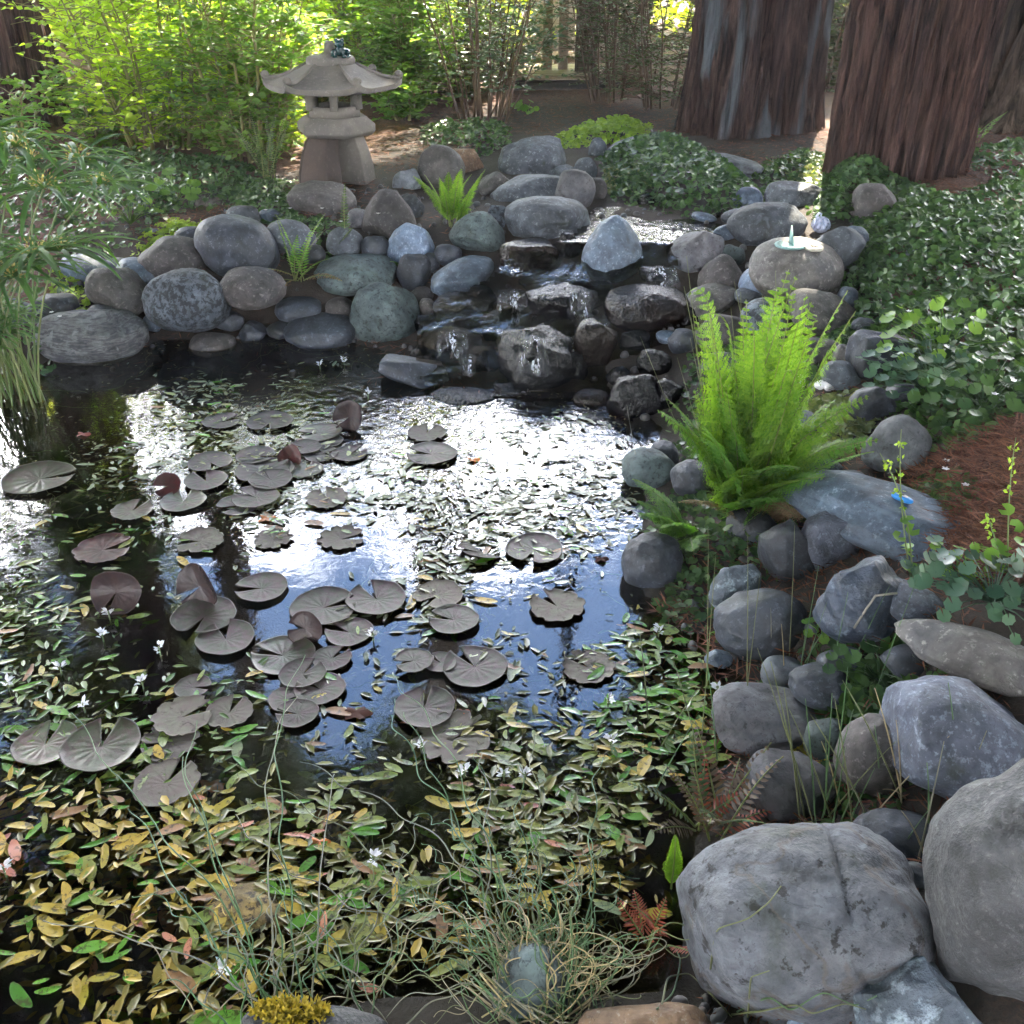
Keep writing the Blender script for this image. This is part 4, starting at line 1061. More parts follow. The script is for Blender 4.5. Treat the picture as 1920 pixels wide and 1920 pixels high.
def stack(rings):
    n, k = len(rings), len(rings[0]); V = np.concatenate(rings); i = np.arange(n - 1)[:, None] * k; j = np.arange(k)[None]; q = (j + 1) % k
    return V, [np.stack([i + j, i + q, i + k + q, i + k + j], -1).reshape(-1, 4), np.arange(k)[::-1].reshape(1, -1), (np.arange(k) + (n - 1) * k).reshape(1, -1)]
zl = .305
legs = [(-124, 'lantern_shaded', 'dark shaded front leg'), (66, 'lantern', None), (174, 'lantern_shaded', None), ]
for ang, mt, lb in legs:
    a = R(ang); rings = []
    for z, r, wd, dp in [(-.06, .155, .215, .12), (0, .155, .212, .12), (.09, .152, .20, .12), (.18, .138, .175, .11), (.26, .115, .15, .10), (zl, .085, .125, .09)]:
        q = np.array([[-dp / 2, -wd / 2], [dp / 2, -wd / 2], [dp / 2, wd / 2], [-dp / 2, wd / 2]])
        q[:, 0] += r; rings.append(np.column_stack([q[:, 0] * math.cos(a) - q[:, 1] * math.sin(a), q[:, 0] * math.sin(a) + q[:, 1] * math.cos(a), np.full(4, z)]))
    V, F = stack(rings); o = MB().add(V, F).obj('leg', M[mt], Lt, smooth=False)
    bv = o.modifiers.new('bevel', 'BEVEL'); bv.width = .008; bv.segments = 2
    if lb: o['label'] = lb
r0 = R(-70)
V, F = stack([hexring(.195, zl - .018, r0), hexring(.228, zl + .004, r0), hexring(.228, zl + .044, r0), hexring(.178, zl + .082, r0)])
o = MB().add(V, F).obj('platform', M['lantern'], Lt, smooth=False); bv = o.modifiers.new('bevel', 'BEVEL'); bv.width = .006; bv.segments = 2
zc = zl + .082; r1 = R(-82); Hc = .135; rc = .158
ch = MB()
for q0, q1 in ((0, .052), (Hc - .024, Hc)):
    A_, B_ = hexring(rc, zc + q0, r1), hexring(rc, zc + q1, r1); C_, Dd = hexring(rc - .03, zc + q0, r1), hexring(rc - .03, zc + q1, r1)
    V = np.concatenate([A_, B_, Dd, C_]); i = np.arange(6); j = (i + 1) % 6
    ch.add(V, [np.stack([i + 6 * u, j + 6 * u, j + 6 * ((u + 1) % 4), i + 6 * ((u + 1) % 4)], -1) for u in range(4)])
for k in range(6):
    c0 = hexring(rc - .018, 0, r1)[k]; V, F = box(.052, .04, Hc - .06, (0, 0, zc + .045 + (Hc - .073) / 2))
    a = r1 + k * PI / 3; x = V[:, 0] * math.cos(a) - V[:, 1] * math.sin(a) + c0[0]; yy = V[:, 0] * math.sin(a) + V[:, 1] * math.cos(a) + c0[1]
    ch.add(np.column_stack([x, yy, V[:, 2]]), F)
V, F = stack([hexring(rc - .01, zc + .003, r1), hexring(rc - .01, zc + .006, r1)]); ch.add(V, F)
ch.obj('light_chamber', M['lantern'], Lt, smooth=False)
# roof
nA, nR = 96, 16; Rr = .385; zr = zc + Hc
aa = np.arange(nA) * 2 * PI / nA
def hexrad(a): u = (a % (PI / 3)) - PI / 6; return math.cos(PI / 6) / np.cos(u)
cf = np.abs(((aa % (PI / 3)) - PI / 6) / (PI / 6)) ** 5
rings = []
for k in range(nR + 1):
    f = k / nR; f_r = 1 - f * .68
    r = Rr * f_r * (hexrad(aa) * (1 - f * .7) + f * .7 * .93)
    z = .030 + .104 * ((1 - f_r) / .68) ** 1.3 + cf * .052 * max(0, 1 - f * 2.6) ** 1.6 * .62
    rings.append(np.column_stack([r * np.cos(aa), r * np.sin(aa), z]))
und = [np.column_stack([Rr * g * hexrad(aa) * np.cos(aa), Rr * g * hexrad(aa) * np.sin(aa), np.full(nA, zz) + cf * .024 * max(0, g - .6) * 2.2]) for g, zz in ((.3, .0), (.75, -.004), (.985, .004))]
rfm = MB()
for grp in (und, [und[-1], rings[0]], rings):
    V, F = stack(grp); rfm.add(V + [0, 0, zr], F[:1] if grp is not rings else [F[0], F[2]])
rf = rfm.obj('roof', M['lantern'], Lt)
for k in range(6):
    a = k * PI / 3; u = np.linspace(.36, .97, 9); idx = int(round(k * nA / 6))
    pth = np.array([rings[int(round((1 - q) / .68 * nR))][idx] if (1 - q) / .68 <= 1 else rings[-1][idx] for q in u]) + [0, 0, zr + .004]
    V, F = tube(pth, np.linspace(.008, .015, 9), 6); sc_ = MB().add(V, F)
    e = pth[-1] + np.array([0, 0, .012]); V, F = ico(2); sc_.add(V * [.024, .020, .021] + e - [0, 0, .008] + [math.cos(a) * -.004, math.sin(a) * -.004, .008], F)
    sc_.obj('ridge_scroll', M['lantern'], rf)
zt = zr + rings[-1][0, 2]
V, F = lathe([(.0, -.02), (.125, -.02), (.132, 0), (.130, .018), (.118, .028), (.06, .036), (.033, .05), (.028, .075), (.026, .092), (.016, .102), (.0, .104)], 28)
MB().add(V + [0, 0, zt], F).obj('cap', M['lantern'], Lt)
# frog figurine on the cap: one continuous body
fx, fy, fz = lx + (661 - 640) * sc, ly - .045, lz + .03 + zt + .026
M['glaze'] = plain('dark_green_glaze', (.006, .045, .038), .22, .5, alt=(.004, .022, .03), nscale=20)
V, F = ico(2); fr = MB()
for c, s in [((0, 0, .030), (.033, .036, .030)), ((0, -.018, .066), (.029, .027, .021)), ((-.016, -.022, .084), (.011, .011, .011)), ((.016, -.022, .084), (.011, .011, .011)),
             ((-.036, .004, .022), (.018, .027, .020)), ((.036, .004, .022), (.018, .027, .020)), ((-.021, -.034, .022), (.009, .010, .026)), ((.021, -.034, .022), (.009, .010, .026)),
             ((-.025, -.044, .005), (.015, .015, .006)), ((.025, -.044, .005), (.015, .015, .006)), ((-.044, -.014, .006), (.013, .019, .007)), ((.044, -.014, .006), (.013, .019, .007)), ((0, -.012, .05), (.024, .024, .025))]:
    fr.add(V * s + c, F)
o = fr.obj('frog_figurine', M['glaze'], None, (fx, fy, fz)); rmod = o.modifiers.new('fuse', 'REMESH'); rmod.mode = 'VOXEL'; rmod.voxel_size = .0032; rmod.use_smooth_shade = True
tag(o, 'small glossy dark green frog figurine sitting on the lantern cap', 'figurine')

# ------------------------------------------------------------------ small ornaments
M['verdigris'] = plain('verdigris_bronze', (.19, .34, .33), .55, alt=(.12, .22, .22), nscale=60)
M['pale_metal'] = plain('pale_cast_stone', (.50, .49, .42), .7, alt=(.36, .34, .28), nscale=70)
M['porcelain'] = plain('blue_white_ceramic', (.55, .60, .74), .2, alt=(.30, .36, .56), nscale=25)
M['white'] = plain('white_shell', (.78, .78, .80), .45, alt=(.66, .66, .70), nscale=40)
p, n = on_top(1482, 460)
s_ = p[1] / math.cos(PITCH) / FPX
t = tag(empty('sundial', tuple(p)), 'small green bronze sundial lying on the tan brown boulder', 'sundial')
rd = 27 * .0024
V, F = lathe([(0, -.004), (rd * .96, -.004), (rd, .002), (rd * .97, .006), (rd * .8, .0065), (rd * .78, .0055), (.0, .0055)], 36)
MB().add(V, F).obj('dial', M['verdigris'], t)
V = np.array([[.0, -.04, .0], [.0, .035, .0], [.0, .028, .07], [.005, -.04, .0], [.005, .035, .0], [.005, .028, .07]]) + [0, 0, .006]
MB().add(V, [np.array([[0, 2, 1], [3, 4, 5]]), np.array([[0, 1, 4, 3], [1, 2, 5, 4], [2, 0, 3, 5]])]).obj('gnomon', M['verdigris'], t, smooth=False)
for k in range(12):
    a = k * PI / 6; V, F = box(.012, .0025, .0015, (rd * .88, 0, .0068)); MB().add(np.column_stack([V[:, 0] * math.cos(a) - V[:, 1] * math.sin(a), V[:, 0] * math.sin(a) + V[:, 1] * math.cos(a), V[:, 2]]), F).obj('hour_mark', M['verdigris'], t)
p, n = on_top(1526, 466)
t = tag(empty('stone_disc', tuple(p)), 'small pale round disc lying beside the green sundial', 'disc')
r2 = 15.5 * .0024; V, F = lathe([(0, -.004), (r2, -.004), (r2 * 1.02, .004), (r2 * .95, .009), (r2 * .8, .0095), (r2 * .75, .008), (0, .008)], 28)
MB().add(V, F).obj('rim', M['pale_metal'], t)
mb = MB(); leaves(mb, np.zeros((8, 3)) + [0, 0, .0095], np.column_stack([np.cos(np.arange(8) * PI / 4), np.sin(np.arange(8) * PI / 4), np.zeros(8)]), np.tile([0, 0, 1.], (8, 1)), r2 * .6, r2 * .2, np.zeros(8)); mb.obj('star_relief', M['wood_dark'], t)
p, n = on_top(1537, 436)
t = tag(empty('ceramic_ornament', tuple(p)), 'blue and white ceramic ornament with overlapping scalloped petals beside the sun shaft', 'ornament')
V, F = ico(3); core = MB().add(V * [.042, .04, .036] + [0, 0, .034], F); core.obj('core', M['porcelain'], t)
for row, (el, nn, ofs) in enumerate([(5, 9, 0), (28, 8, .5), (52, 6, 0), (76, 4, .5)]):
    for k in range(nn):
        a = (k + ofs) * 2 * PI / nn; e = R(el); dv = np.array([math.cos(a) * math.cos(e), math.sin(a) * math.cos(e), math.sin(e)])
        P0 = dv * [.04, .038, .034] + [0, 0, .036]; tu = np.array([-math.cos(a) * math.sin(e), -math.sin(a) * math.sin(e), math.cos(e)])
        V, F = ico(1); B = np.stack([np.cross(tu, dv), tu, dv], 0); MB().add((V * [.014, .017, .004]) @ B + P0 - tu * .004 + dv * .001, F).obj('petal', M['porcelain'], t)
V, F = tube(np.array([[-.02, 0, .06], [-.026, 0, .078], [-.016, 0, .09], [-.004, 0, .086], [-.008, 0, .076]]), [.007, .007, .006, .005, .004], 8); MB().add(V, F).obj('curled_tip', M['porcelain'], t)
p, n = on_top(1490, 728)
V, F = ico(4); th = np.arctan2(V[:, 1], V[:, 0]); V = V * (1 + .06 * np.sin(V[:, 2] * 22))[:, None] * [.036, .036, .03]; V[:, 0] *= 1 - V[:, 2] * 6
tag(MB().add(V + [0, 0, .026], F).obj('shell', M['white'], None, tuple(p)), 'ribbed round white shell beside the tall fern', 'shell')
p, n = on_top(1554, 728)
t = tag(empty('shell_cluster', tuple(p)), 'cluster of lumpy white shells on the creeping leaves', 'shell')
for k, (x, y, s) in enumerate([(-.03, 0, .021), (-.004, -.012, .024), (.022, 0, .02), (.002, .02, .02), (.044, .006, .016), (-.018, .014, .018)]):
    V, F = ico(3); V = V * (1 + snoise(V, 5, 6, 300 + k, .13))[:, None] * [s, s, s * .7]; MB().add(V + [x, y, s * .55], F).obj('shell', M['white'], t)
p, n = on_top(1690, 940)
t = tag(empty('blue_gadget', tuple(p + n * .002)), 'small bright blue plastic oval gadget with a pale window lying on the long blue slab', 'gadget')
t.rotation_euler = Vector(n).to_track_quat('Z', 'Y').to_euler()
M['blue_plastic'] = plain('blue_plastic', (.02, .22, .62), .3, nscale=5, alt=(.02, .2, .58)); M['pale_plastic'] = plain('pale_plastic', (.62, .66, .68), .25, nscale=5); M['black_plastic'] = plain('black_plastic', (.03, .03, .035), .3)
V, F = ico(4); V = np.sign(V) * np.abs(V) ** .8; a = R(8); ca, sa = math.cos(a), math.sin(a)
def rz(V): return np.column_stack([V[:, 0] * ca - V[:, 1] * sa, V[:, 0] * sa + V[:, 1] * ca, V[:, 2]])
MB().add(rz(V * [.030, .014, .0085]) + [0, 0, .007], F).obj('case', M['blue_plastic'], t)
MB().add(rz(V * [.014, .0075, .003] + [0, .0, .0145]), F).obj('window', M['pale_plastic'], t)
MB().add(rz(V * [.0045, .003, .002] + [.001, .001, .0172]), F).obj('button', M['black_plastic'], t)

# ------------------------------------------------------------------ ferns
M['fern'] = leaf_mat('bright_fern', (.08, .185, .018), (.15, .28, .03), .5, .5, tmul=1.2)
M['fern_deep'] = leaf_mat('deep_fern', (.055, .15, .025), (.10, .23, .035), .42, .5)
M['fern_dark'] = leaf_mat('dark_fern', (.025, .05, .022), (.05, .09, .035), .3, .45)
M['fern_red'] = leaf_mat('bronze_fern', (.06, .045, .038), (.11, .08, .07), .3, .5)
M['fern_crimson'] = leaf_mat('crimson_fern', (.20, .04, .03), (.26, .08, .055), .35, .5)
M['fern_dry'] = leaf_mat('dry_fern', (.13, .085, .05), (.22, .15, .09), .3, .7)
M['rachis'] = plain('fern_stalk', (.16, .20, .04), .5)
def frond(L, phi0, dphi, az, wmax, pairs=24, style='lacy', curl=0., twist=0., start=.14, npl=8, seed=0):
    n = 40; s = np.linspace(0, 1, n)
    ph = phi0 + dphi * s ** 1.4 + curl * np.clip((s - .82) / .18, 0, 1) ** 2
    dx, dz = np.sin(ph), np.cos(ph)
    X = np.concatenate([[0], np.cumsum(dx[:-1])]) * L / n; Z = np.concatenate([[0], np.cumsum(dz[:-1])]) * L / n
    P = np.column_stack([X, 0.02 * L * np.sin(s * 3 + twist * 5), Z]); T = nrm(np.gradient(P, axis=0))
    sp = np.linspace(start, .985, pairs); f = sp * (n - 1); i0 = f.astype(int).clip(0, n - 2); w = (f - i0)[:, None]
    B = P[i0] * (1 - w) + P[i0 + 1] * w; Tt = T[i0]
    side = np.array([math.sin(twist) * 0, math.cos(twist), math.sin(twist)]); Nn = nrm(np.cross(Tt, side))
    u = (sp - start) / (1 - start)
    prof = np.minimum(1, (u + .12) * 3.2) * (1 - u) ** .75 + .02
    mb = MB(); V, F = tube(P, np.linspace(.0022, .0007, n) * (1 + L), 4); 
    st = MB().add(V, F)
    for sg in (1, -1):
        g = np.random.default_rng(seed + sg)
        D = nrm(side * sg + Tt * .38 + g.normal(size=B.shape) * .06 - Nn * .12)
        Lp = prof * wmax * g.uniform(.85, 1.1, pairs)
        if style == 'lacy':
            uu = np.linspace(.02, .96, npl)
            Bq = (B[:, None] + D[:, None] * (uu[None, :, None] * Lp[:, None, None]) - Nn[:, None] * (uu ** 2 * .10)[None, :, None] * Lp[:, None, None]).reshape(-1, 3)
            Dq = np.repeat(D, npl, 0); Tq = nrm(np.cross(np.repeat(Nn, npl, 0), Dq))
            ll = (Lp[:, None] * .30 * (1 - uu[None]) ** .6 + .002).reshape(-1)
            nv = g.random(len(Bq))
            for q in (1, -1):
                leaves(mb, Bq, nrm(Tq * q + Dq * .55), nrm(np.repeat(Nn, npl, 0) + g.normal(size=Bq.shape) * .25), ll, ll * .55, nv, .1, True)
            tips = B + D * Lp[:, None]
            leaves(mb, B, D, Nn, Lp * 1.02, Lp * .07, g.random(pairs), .1, True)
        else:
            leaves(mb, B, D, nrm(Nn + g.normal(size=B.shape) * .2), Lp, np.maximum(Lp * .17, L / pairs * .62), g.random(pairs), .1)
    ca, sa = math.cos(az), math.sin(az)
    for m_ in (mb, st):
        m_.V = [np.column_stack([v[:, 0] * ca - v[:, 1] * sa, v[:, 0] * sa + v[:, 1] * ca, v[:, 2]]) for v in m_.V]
    return mb, st
fc = [0]
def fern(label, base, fronds, mat, cat='fern', name='fern'):
    """fronds: (length, start lean, bend, azimuth deg, width, style, curl, mat or None)"""
    t = tag(empty(name, tuple(base)), label, cat)
    for L, p0, dp, az, wm, stl, cu, mt in fronds:
        fc[0] += 7
        mb, st = frond(L, p0, dp, R(az), wm, 26 if stl == 'lacy' else max(14, int(L * 70)), stl, cu, RNG.uniform(-.5, .5), seed=fc[0])
        f = mb.obj('frond', M[mt or mat], t, (RNG.uniform(-.03, .03), RNG.uniform(-.03, .03), 0))
        st.obj('stalk', M['rachis'], f)
    return t
rn = lambda a, b: RNG.uniform(a, b)
p = ground(1375, 985)
FR = []
for k in range(22): FR.append((rn(.50, .80), rn(.02, .24), rn(.0, .3), rn(0, 360), rn(.09, .13), 'lacy', rn(-.2, 4.5) if k % 2 else 0, None))
for az in (8, 20, 32, -4, -15, 45, 14, 2, 60): FR.append((rn(.36, .56), rn(.2, .55), rn(.5, .9), az + rn(-5, 5), rn(.10, .13), 'lacy', 0, None))
for az in (150, 170, 185, 200, 215, 235, 250, 160, 178, 192, 222): FR.append((rn(.34, .56), rn(.12, .45), rn(.3, .8), az + rn(-5, 5), rn(.10, .13), 'lacy', 0, 'fern_deep' if rn(0, 1) < .6 else None))
for az in (260, 272, 283, 295, 305, 318, 330, 342): FR.append((rn(.34, .52), rn(.3, .8), rn(.6, 1.1), az, rn(.11, .15), 'lacy', 0, 'fern_deep' if rn(0, 1) < .5 else None))
for az in (95, 120, 70, 60): FR.append((rn(.55, .75), rn(.15, .35), rn(.2, .5), az, rn(.08, .1), 'lacy', 0, None))
for az in (200, 290, 340, 30): FR.append((rn(.3, .42), rn(.7, 1.0), rn(.8, 1.2), az, rn(.07, .1), 'lacy', 0, 'fern_dry'))
fern('tall bright yellow green fern at the right margin of the pond', p + [0.03, .03, 0], FR, 'fern')
p = ground(1290, 1010); fern('small deep green fern under the left side of the tall fern', p, [(rn(.18, .28), rn(.5, .9), rn(.6, 1.), az, .085, 'lacy', 0, None) for az in (175, 195, 215, 240, 265, 150)], 'fern_deep')
p = ground(565, 545) + [0, 0, .05]
fern('bright little sword fern growing from the left stone wall', p, [(.30, .10, .15, 200, .05, 'simple', 0, 'fern_deep'), (.33, .25, .2, 175, .045, 'simple', 0, None), (.36, .35, .4, 20, .05, 'simple', 0, None), (.27, .3, .5, 60, .05, 'simple', 0, None), (.25, .2, .4, 300, .045, 'simple', 0, None), (.23, .7, .7, -20, .04, 'simple', 0, None),
     (.25, 1.0, .8, 190, .035, 'simple', 0, 'fern_dry'), (.26, 1.1, .8, 330, .035, 'simple', 0, 'fern_dry'), (.22, 1.2, 1., 260, .03, 'simple', 0, 'fern_dry'), (.25, 1.2, .9, 225, .03, 'simple', 0, 'fern_dark'), (.3, .5, .5, 30, .04, 'simple', 0, 'fern_dark')], 'fern_deep')
p = ground(850, 425)
fern('yellow green lacy fern between the stones left of the cascade', p, [(rn(.24, .38), rn(.15, .75), rn(.2, .7), az, rn(.05, .07), 'lacy', 0, None) for az in (10, 35, 160, 190, 250, 290, 330, 95)], 'fern')
p = ground(505, 345)
fern('dark sword fern at the left foot of the lantern', p, [(rn(.35, .5), rn(.1, .5), rn(.2, .7), az, .04, 'simple', 0, None) for az in (100, 125, 150, 170, 190, 215, 60, 30, 280, 330)], 'fern_dark')
p = ground(1330, 1560)
fern('bronze brown sword fern at the margin above the huge boulder', p, [(rn(.14, .23), rn(.35, .9), rn(.3, .8), az, rn(.03, .042), 'simple', 0, mt) for az, mt in ((40, None), (60, None), (90, 'fern_dark'), (110, None), (135, None), (160, None), (185, 'fern_dark'), (210, None), (230, 'fern_dark'), (255, None), (20, 'fern_crimson'), (5, 'fern_crimson'), (30, None), (75, 'fern_crimson'), (100, None), (290, 'fern_dark'))], 'fern_red')
p = ground(1228, 1770); fern('tuft of crimson fern in the water left of the huge boulder', p, [(rn(.07, .12), rn(.2, .8), .4, az, .03, 'simple', 0, None) for az in (60, 100, 140, 190, 240, 300)], 'fern_crimson')
p = ground(1288, 1680); fern('tiny vivid green fern sprig left of the huge boulder', p, [(.13, .1, .2, 100, .028, 'lacy', 0, None), (.10, .4, .3, 200, .028, 'lacy', 0, None), (.10, .4, .3, 330, .028, 'lacy', 0, None)], 'fern')
p = ground(735, 505); fern('small dry fern drooping over the blue green speckled stone', p, [(.13, .8, .8, 160, .03, 'simple', 0, None), (.12, .7, .8, 260, .03, 'simple', 0, 'fern_deep'), (.12, .8, .8, 200, .03, 'simple', 0, None)], 'fern_dry')
p = ground(1830, 268); fern('small green fern at the base of the rightmost trunk', p, [(.25, .5, .6, az, .05, 'simple', 0, None) for az in (170, 200, 10, 340, 90)], 'fern_deep')
p = ground(640, 475); fern('slim dark green fern right of the bright little sword fern', p, [(.34, .1, .15, 70, .045, 'simple', 0, None), (.2, .5, .5, 330, .04, 'simple', 0, None)], 'fern_dark')

# ------------------------------------------------------------------ papyrus at the left
M['sedge'] = leaf_mat('papyrus_blade', (.03, .092, .018), (.07, .155, .035), .3, .6)
M['sedge_stem'] = leaf_mat('papyrus_stem', (.07, .13, .03), (.16, .18, .07), 0, .4)
M['sedge_flower'] = leaf_mat('papyrus_flower', (.22, .2, .08), (.32, .28, .12), .3, .6)
def papyrus(label, bpx, bpy_, heads, nst, hgt, fan):
    b = ground(bpx, bpy_); t = tag(empty('papyrus', tuple(b)), label, 'papyrus')
    H = []
    for hx, hy, dY in heads:
        q = at_y(hx, hy, b[1] + dY); H.append((q - b, True))
    for k in range(nst): H.append((np.array([rn(-fan, fan * .6), rn(-.15, .2), hgt * rn(.75, 1.15)]), None if k % 4 else False))
    for tip, big in H:
        b0 = np.array([rn(-.14, .09), rn(-.06, .10), -.05]); u = np.linspace(0, 1, 10)[:, None]
        mid = b0 + (tip - b0) * .5 + [-(tip[0] - b0[0]) * .35, 0, .08]
        Pt = (1 - u) ** 2 * b0 + 2 * u * (1 - u) * mid + u ** 2 * tip
        V, F = tube(Pt, np.linspace(.0048, .003, 10), 5); st = MB().add(V, F, rn(0, 1)).obj('stem', M['sedge_stem'], t)
        nb = 18 if big else (5 if big is None else 11); mb = MB(); ll = rn(.30, .40) if big else rn(.10, .20)
        for k in range(nb):
            az = 2 * PI * k / nb + rn(-.2, .2); m_ = 8; s = np.linspace(0, 1, m_); e0 = rn(.05, .7)
            an = e0 - s * rn(.9, 1.7); st_ = ll * rn(.75, 1.15) / m_
            r = np.concatenate([[0], np.cumsum(np.cos(an[:-1]))]) * st_; z = np.concatenate([[0], np.cumsum(np.sin(an[:-1]))]) * st_
            w = (.0095 if big else .006) * np.sin(np.clip(s * .9 + .12, 0, 1) * PI) ** .6 * rn(.8, 1.3); sd = np.array([-math.sin(az), math.cos(az)])
            c = np.column_stack([r * math.cos(az), r * math.sin(az), z]) + tip
            Lf, Rt = c.copy(), c.copy(); Lf[:, :2] += sd * w[:, None]; Rt[:, :2] -= sd * w[:, None]; c[:, 2] -= w * .5
            V = np.concatenate([Lf, c, Rt]); i = np.arange(m_ - 1)
            mb.add(V, [np.stack([i, i + 1, i + m_ + 1, i + m_], -1), np.stack([i + m_, i + m_ + 1, i + 2 * m_ + 1, i + 2 * m_], -1)], rn(0, 1))
        mb.obj('blade_umbrella', M['sedge'], st)
        if big:
            n = 70; mb = MB(); dv = rdir(n, .0, 1.); pp = tip + dv * RNG.uniform(.015, .06, (n, 1)); leaves(mb, pp, dv, rdir(n), .016, .006, RNG.random(n), simple=True); tag(mb.obj('flower_head', M['sedge_flower'], st), kind='stuff')
    return t
papyrus('tall papyrus clump at the left edge with wide drooping leaf umbrellas', 15, 745, [(82, 352, .05), (-20, 250, .15), (30, 275, .3), (150, 300, .35), (-50, 360, .1), (190, 345, .5), (60, 300, .6)], 10, .62, .35)
papyrus('lower papyrus clump in the water in front with yellowish flower heads', 40, 755, [(62, 478, .0), (-10, 500, .05), (25, 520, -.05), (110, 470, .1)], 26, .34, .08)

# ------------------------------------------------------------------ ground cover and small plants
M['clover'] = leaf_mat('clover_leaf', (.019, .052, .020), (.055, .115, .034), .3, .4)
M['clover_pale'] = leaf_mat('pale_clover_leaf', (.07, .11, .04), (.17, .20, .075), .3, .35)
M['lime'] = leaf_mat('lime_leaf', (.12, .22, .02), (.22, .34, .04), .4, .5)
M['blue_leaf'] = leaf_mat('bluish_leaf', (.035, .085, .055), (.07, .14, .095), .3, .35)
M['litter'] = leaf_mat('redwood_litter', (.06, .024, .016), (.23, .10, .06), 0, .8, spec=.2)
M['moss'] = leaf_mat('yellow_moss', (.20, .17, .025), (.34, .28, .05), .3, .8, spec=.2)
def round_leaves(mb, P, N, r, var):
    """round notched leaves as little six-point fans"""
    n = len(P); N = nrm(N); A = nrm(np.cross(N, rdir(n))); B = np.cross(N, A); a = np.array([.5, 1.4, 2.4, 3.14, 3.9, 4.9, 5.78])
    rad = np.array([1, 1, .95, .9, .95, 1, 1]); r = np.broadcast_to(r, (n,))[:, None]
    V = [P]
    for q, rr in zip(a, rad): V.append(P + (A * math.cos(q) + B * math.sin(q)) * r * rr + N * r * .22)
    V = np.stack(V, 1).reshape(-1, 3); b = np.arange(n)[:, None] * 8
    mb.add(V, [b + np.array([[0, k, k + 1]]) for k in range(1, 7)], np.repeat(var, 8))
def cover(label, poly, n, r, mat, hmax=.09, z=.4, stems=False, name='ground_cover', mound=None, jit=.05):
    P = scatter(poly, n, z, jit); poly_w = np.array([at_z(x, y, z)[:2] for x, y in poly])
    sd = -poly_sd(P[:, :2], poly_w); up = np.clip(sd / .16, .1, 1)
    P[:, 2] = np.maximum(P[:, 2], 0) + up * hmax * RNG.uniform(.15, 1, n) ** .6 + (0 if mound is None else mound * np.clip(sd / .25, 0, 1) ** .7)
    Nn = nrm(np.array([0, -.35, 1.]) + RNG.normal(size=(n, 3)) * .42)
    mb = MB(); round_leaves(mb, P, Nn, r * RNG.uniform(.6, 1.25, n), RNG.random(n))
    return tag(mb.obj(name, M[mat]), label, 'ground cover', kind='stuff')
cover('carpet of small round green leaves on the right slope', [(1600, 470), (1680, 400), (1760, 430), (1960, 500), (1960, 760), (1800, 830), (1700, 760), (1640, 640), (1590, 560)], 6500, .018, 'clover', .10, .38)
cover('sparse dark green leaves below the middle redwood trunk', [(1560, 390), (1660, 340), (1780, 400), (1960, 330), (1960, 520), (1760, 440), (1640, 470)], 1500, .019, 'clover', .07, .45)
cover('green leaves round the foot of the rightmost trunk', [(1800, 300), (1960, 280), (1960, 370), (1820, 330)], 420, .02, 'clover', .08, .5)
cover('mound of clover-like leaves hanging over the upper pool', [(1120, 300), (1200, 285), (1300, 290), (1390, 330), (1440, 370), (1350, 395), (1250, 385), (1160, 360)], 2600, .019, 'clover', .06, .46, mound=.10)
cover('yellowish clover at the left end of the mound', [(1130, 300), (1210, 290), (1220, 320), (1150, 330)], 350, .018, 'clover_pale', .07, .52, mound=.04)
cover('leafy mound right of the sunlit strip above the squared stone', [(1540, 350), (1590, 310), (1660, 320), (1690, 370), (1640, 410), (1540, 430), (1520, 390)], 1300, .021, 'clover', .08, .45, mound=.09)
cover('leaves in the strip of sunlight below the trunks', [(1490, 300), (1545, 300), (1540, 352), (1480, 360)], 320, .017, 'clover_pale', .05, .47)  # paler leaf colour brightens the strip that the sunbeam crosses
cover('low dark leaves between the clover mound and the redwoods', [(1380, 330), (1500, 290), (1560, 310), (1520, 350), (1430, 370)], 600, .017, 'clover', .05, .46)
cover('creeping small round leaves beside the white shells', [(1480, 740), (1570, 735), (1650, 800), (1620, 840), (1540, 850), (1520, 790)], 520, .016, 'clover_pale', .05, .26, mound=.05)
cover('creeping leaves over the brown stones right of the tall fern', [(1500, 625), (1600, 610), (1620, 640), (1540, 665), (1560, 690), (1510, 690)], 260, .016, 'clover', .05, .30, mound=.05)
cover('leaves between the mulch and the long blue slab', [(1690, 870), (1760, 860), (1830, 900), (1800, 940), (1720, 900)], 300, .019, 'clover', .06, .36)
cover('bright yellow green weeds behind the stones at the back', [(1040, 255), (1130, 235), (1220, 235), (1200, 265), (1060, 275)], 700, .022, 'lime', .10, .47)
cover('lime green patch of low leaves behind the left stone wall', [(240, 440), (330, 410), (400, 420), (380, 440), (270, 460)], 420, .016, 'lime', .05, .38)
cover('dark low leaves round the lantern base', [(400, 330), (540, 340), (560, 400), (640, 410), (660, 440), (520, 440), (420, 370)], 1100, .016, 'clover', .06, .40)
cover('dark leaves on the mulch behind the upright egg-shaped stone', [(790, 240), (960, 240), (950, 280), (900, 300), (810, 290)], 700, .018, 'clover', .09, .44)
cover('leafy plants behind the papyrus', [(110, 330), (300, 340), (330, 400), (230, 440), (120, 460)], 900, .017, 'clover', .16, .38)
cover('dark leaves behind and beside the papyrus stems', [(-160, 300), (100, 280), (140, 480), (60, 560), (-160, 600)], 2200, .02, 'clover', .22, .34)
cover('low green growth between the papyrus and the lantern', [(150, 280), (330, 295), (480, 315), (470, 370), (300, 400), (160, 350)], 1500, .019, 'clover', .10, .40)
cover('small leaves among the stones left beside the papyrus', [(100, 520), (170, 520), (170, 590), (90, 600)], 220, .018, 'lime', .08, .18)
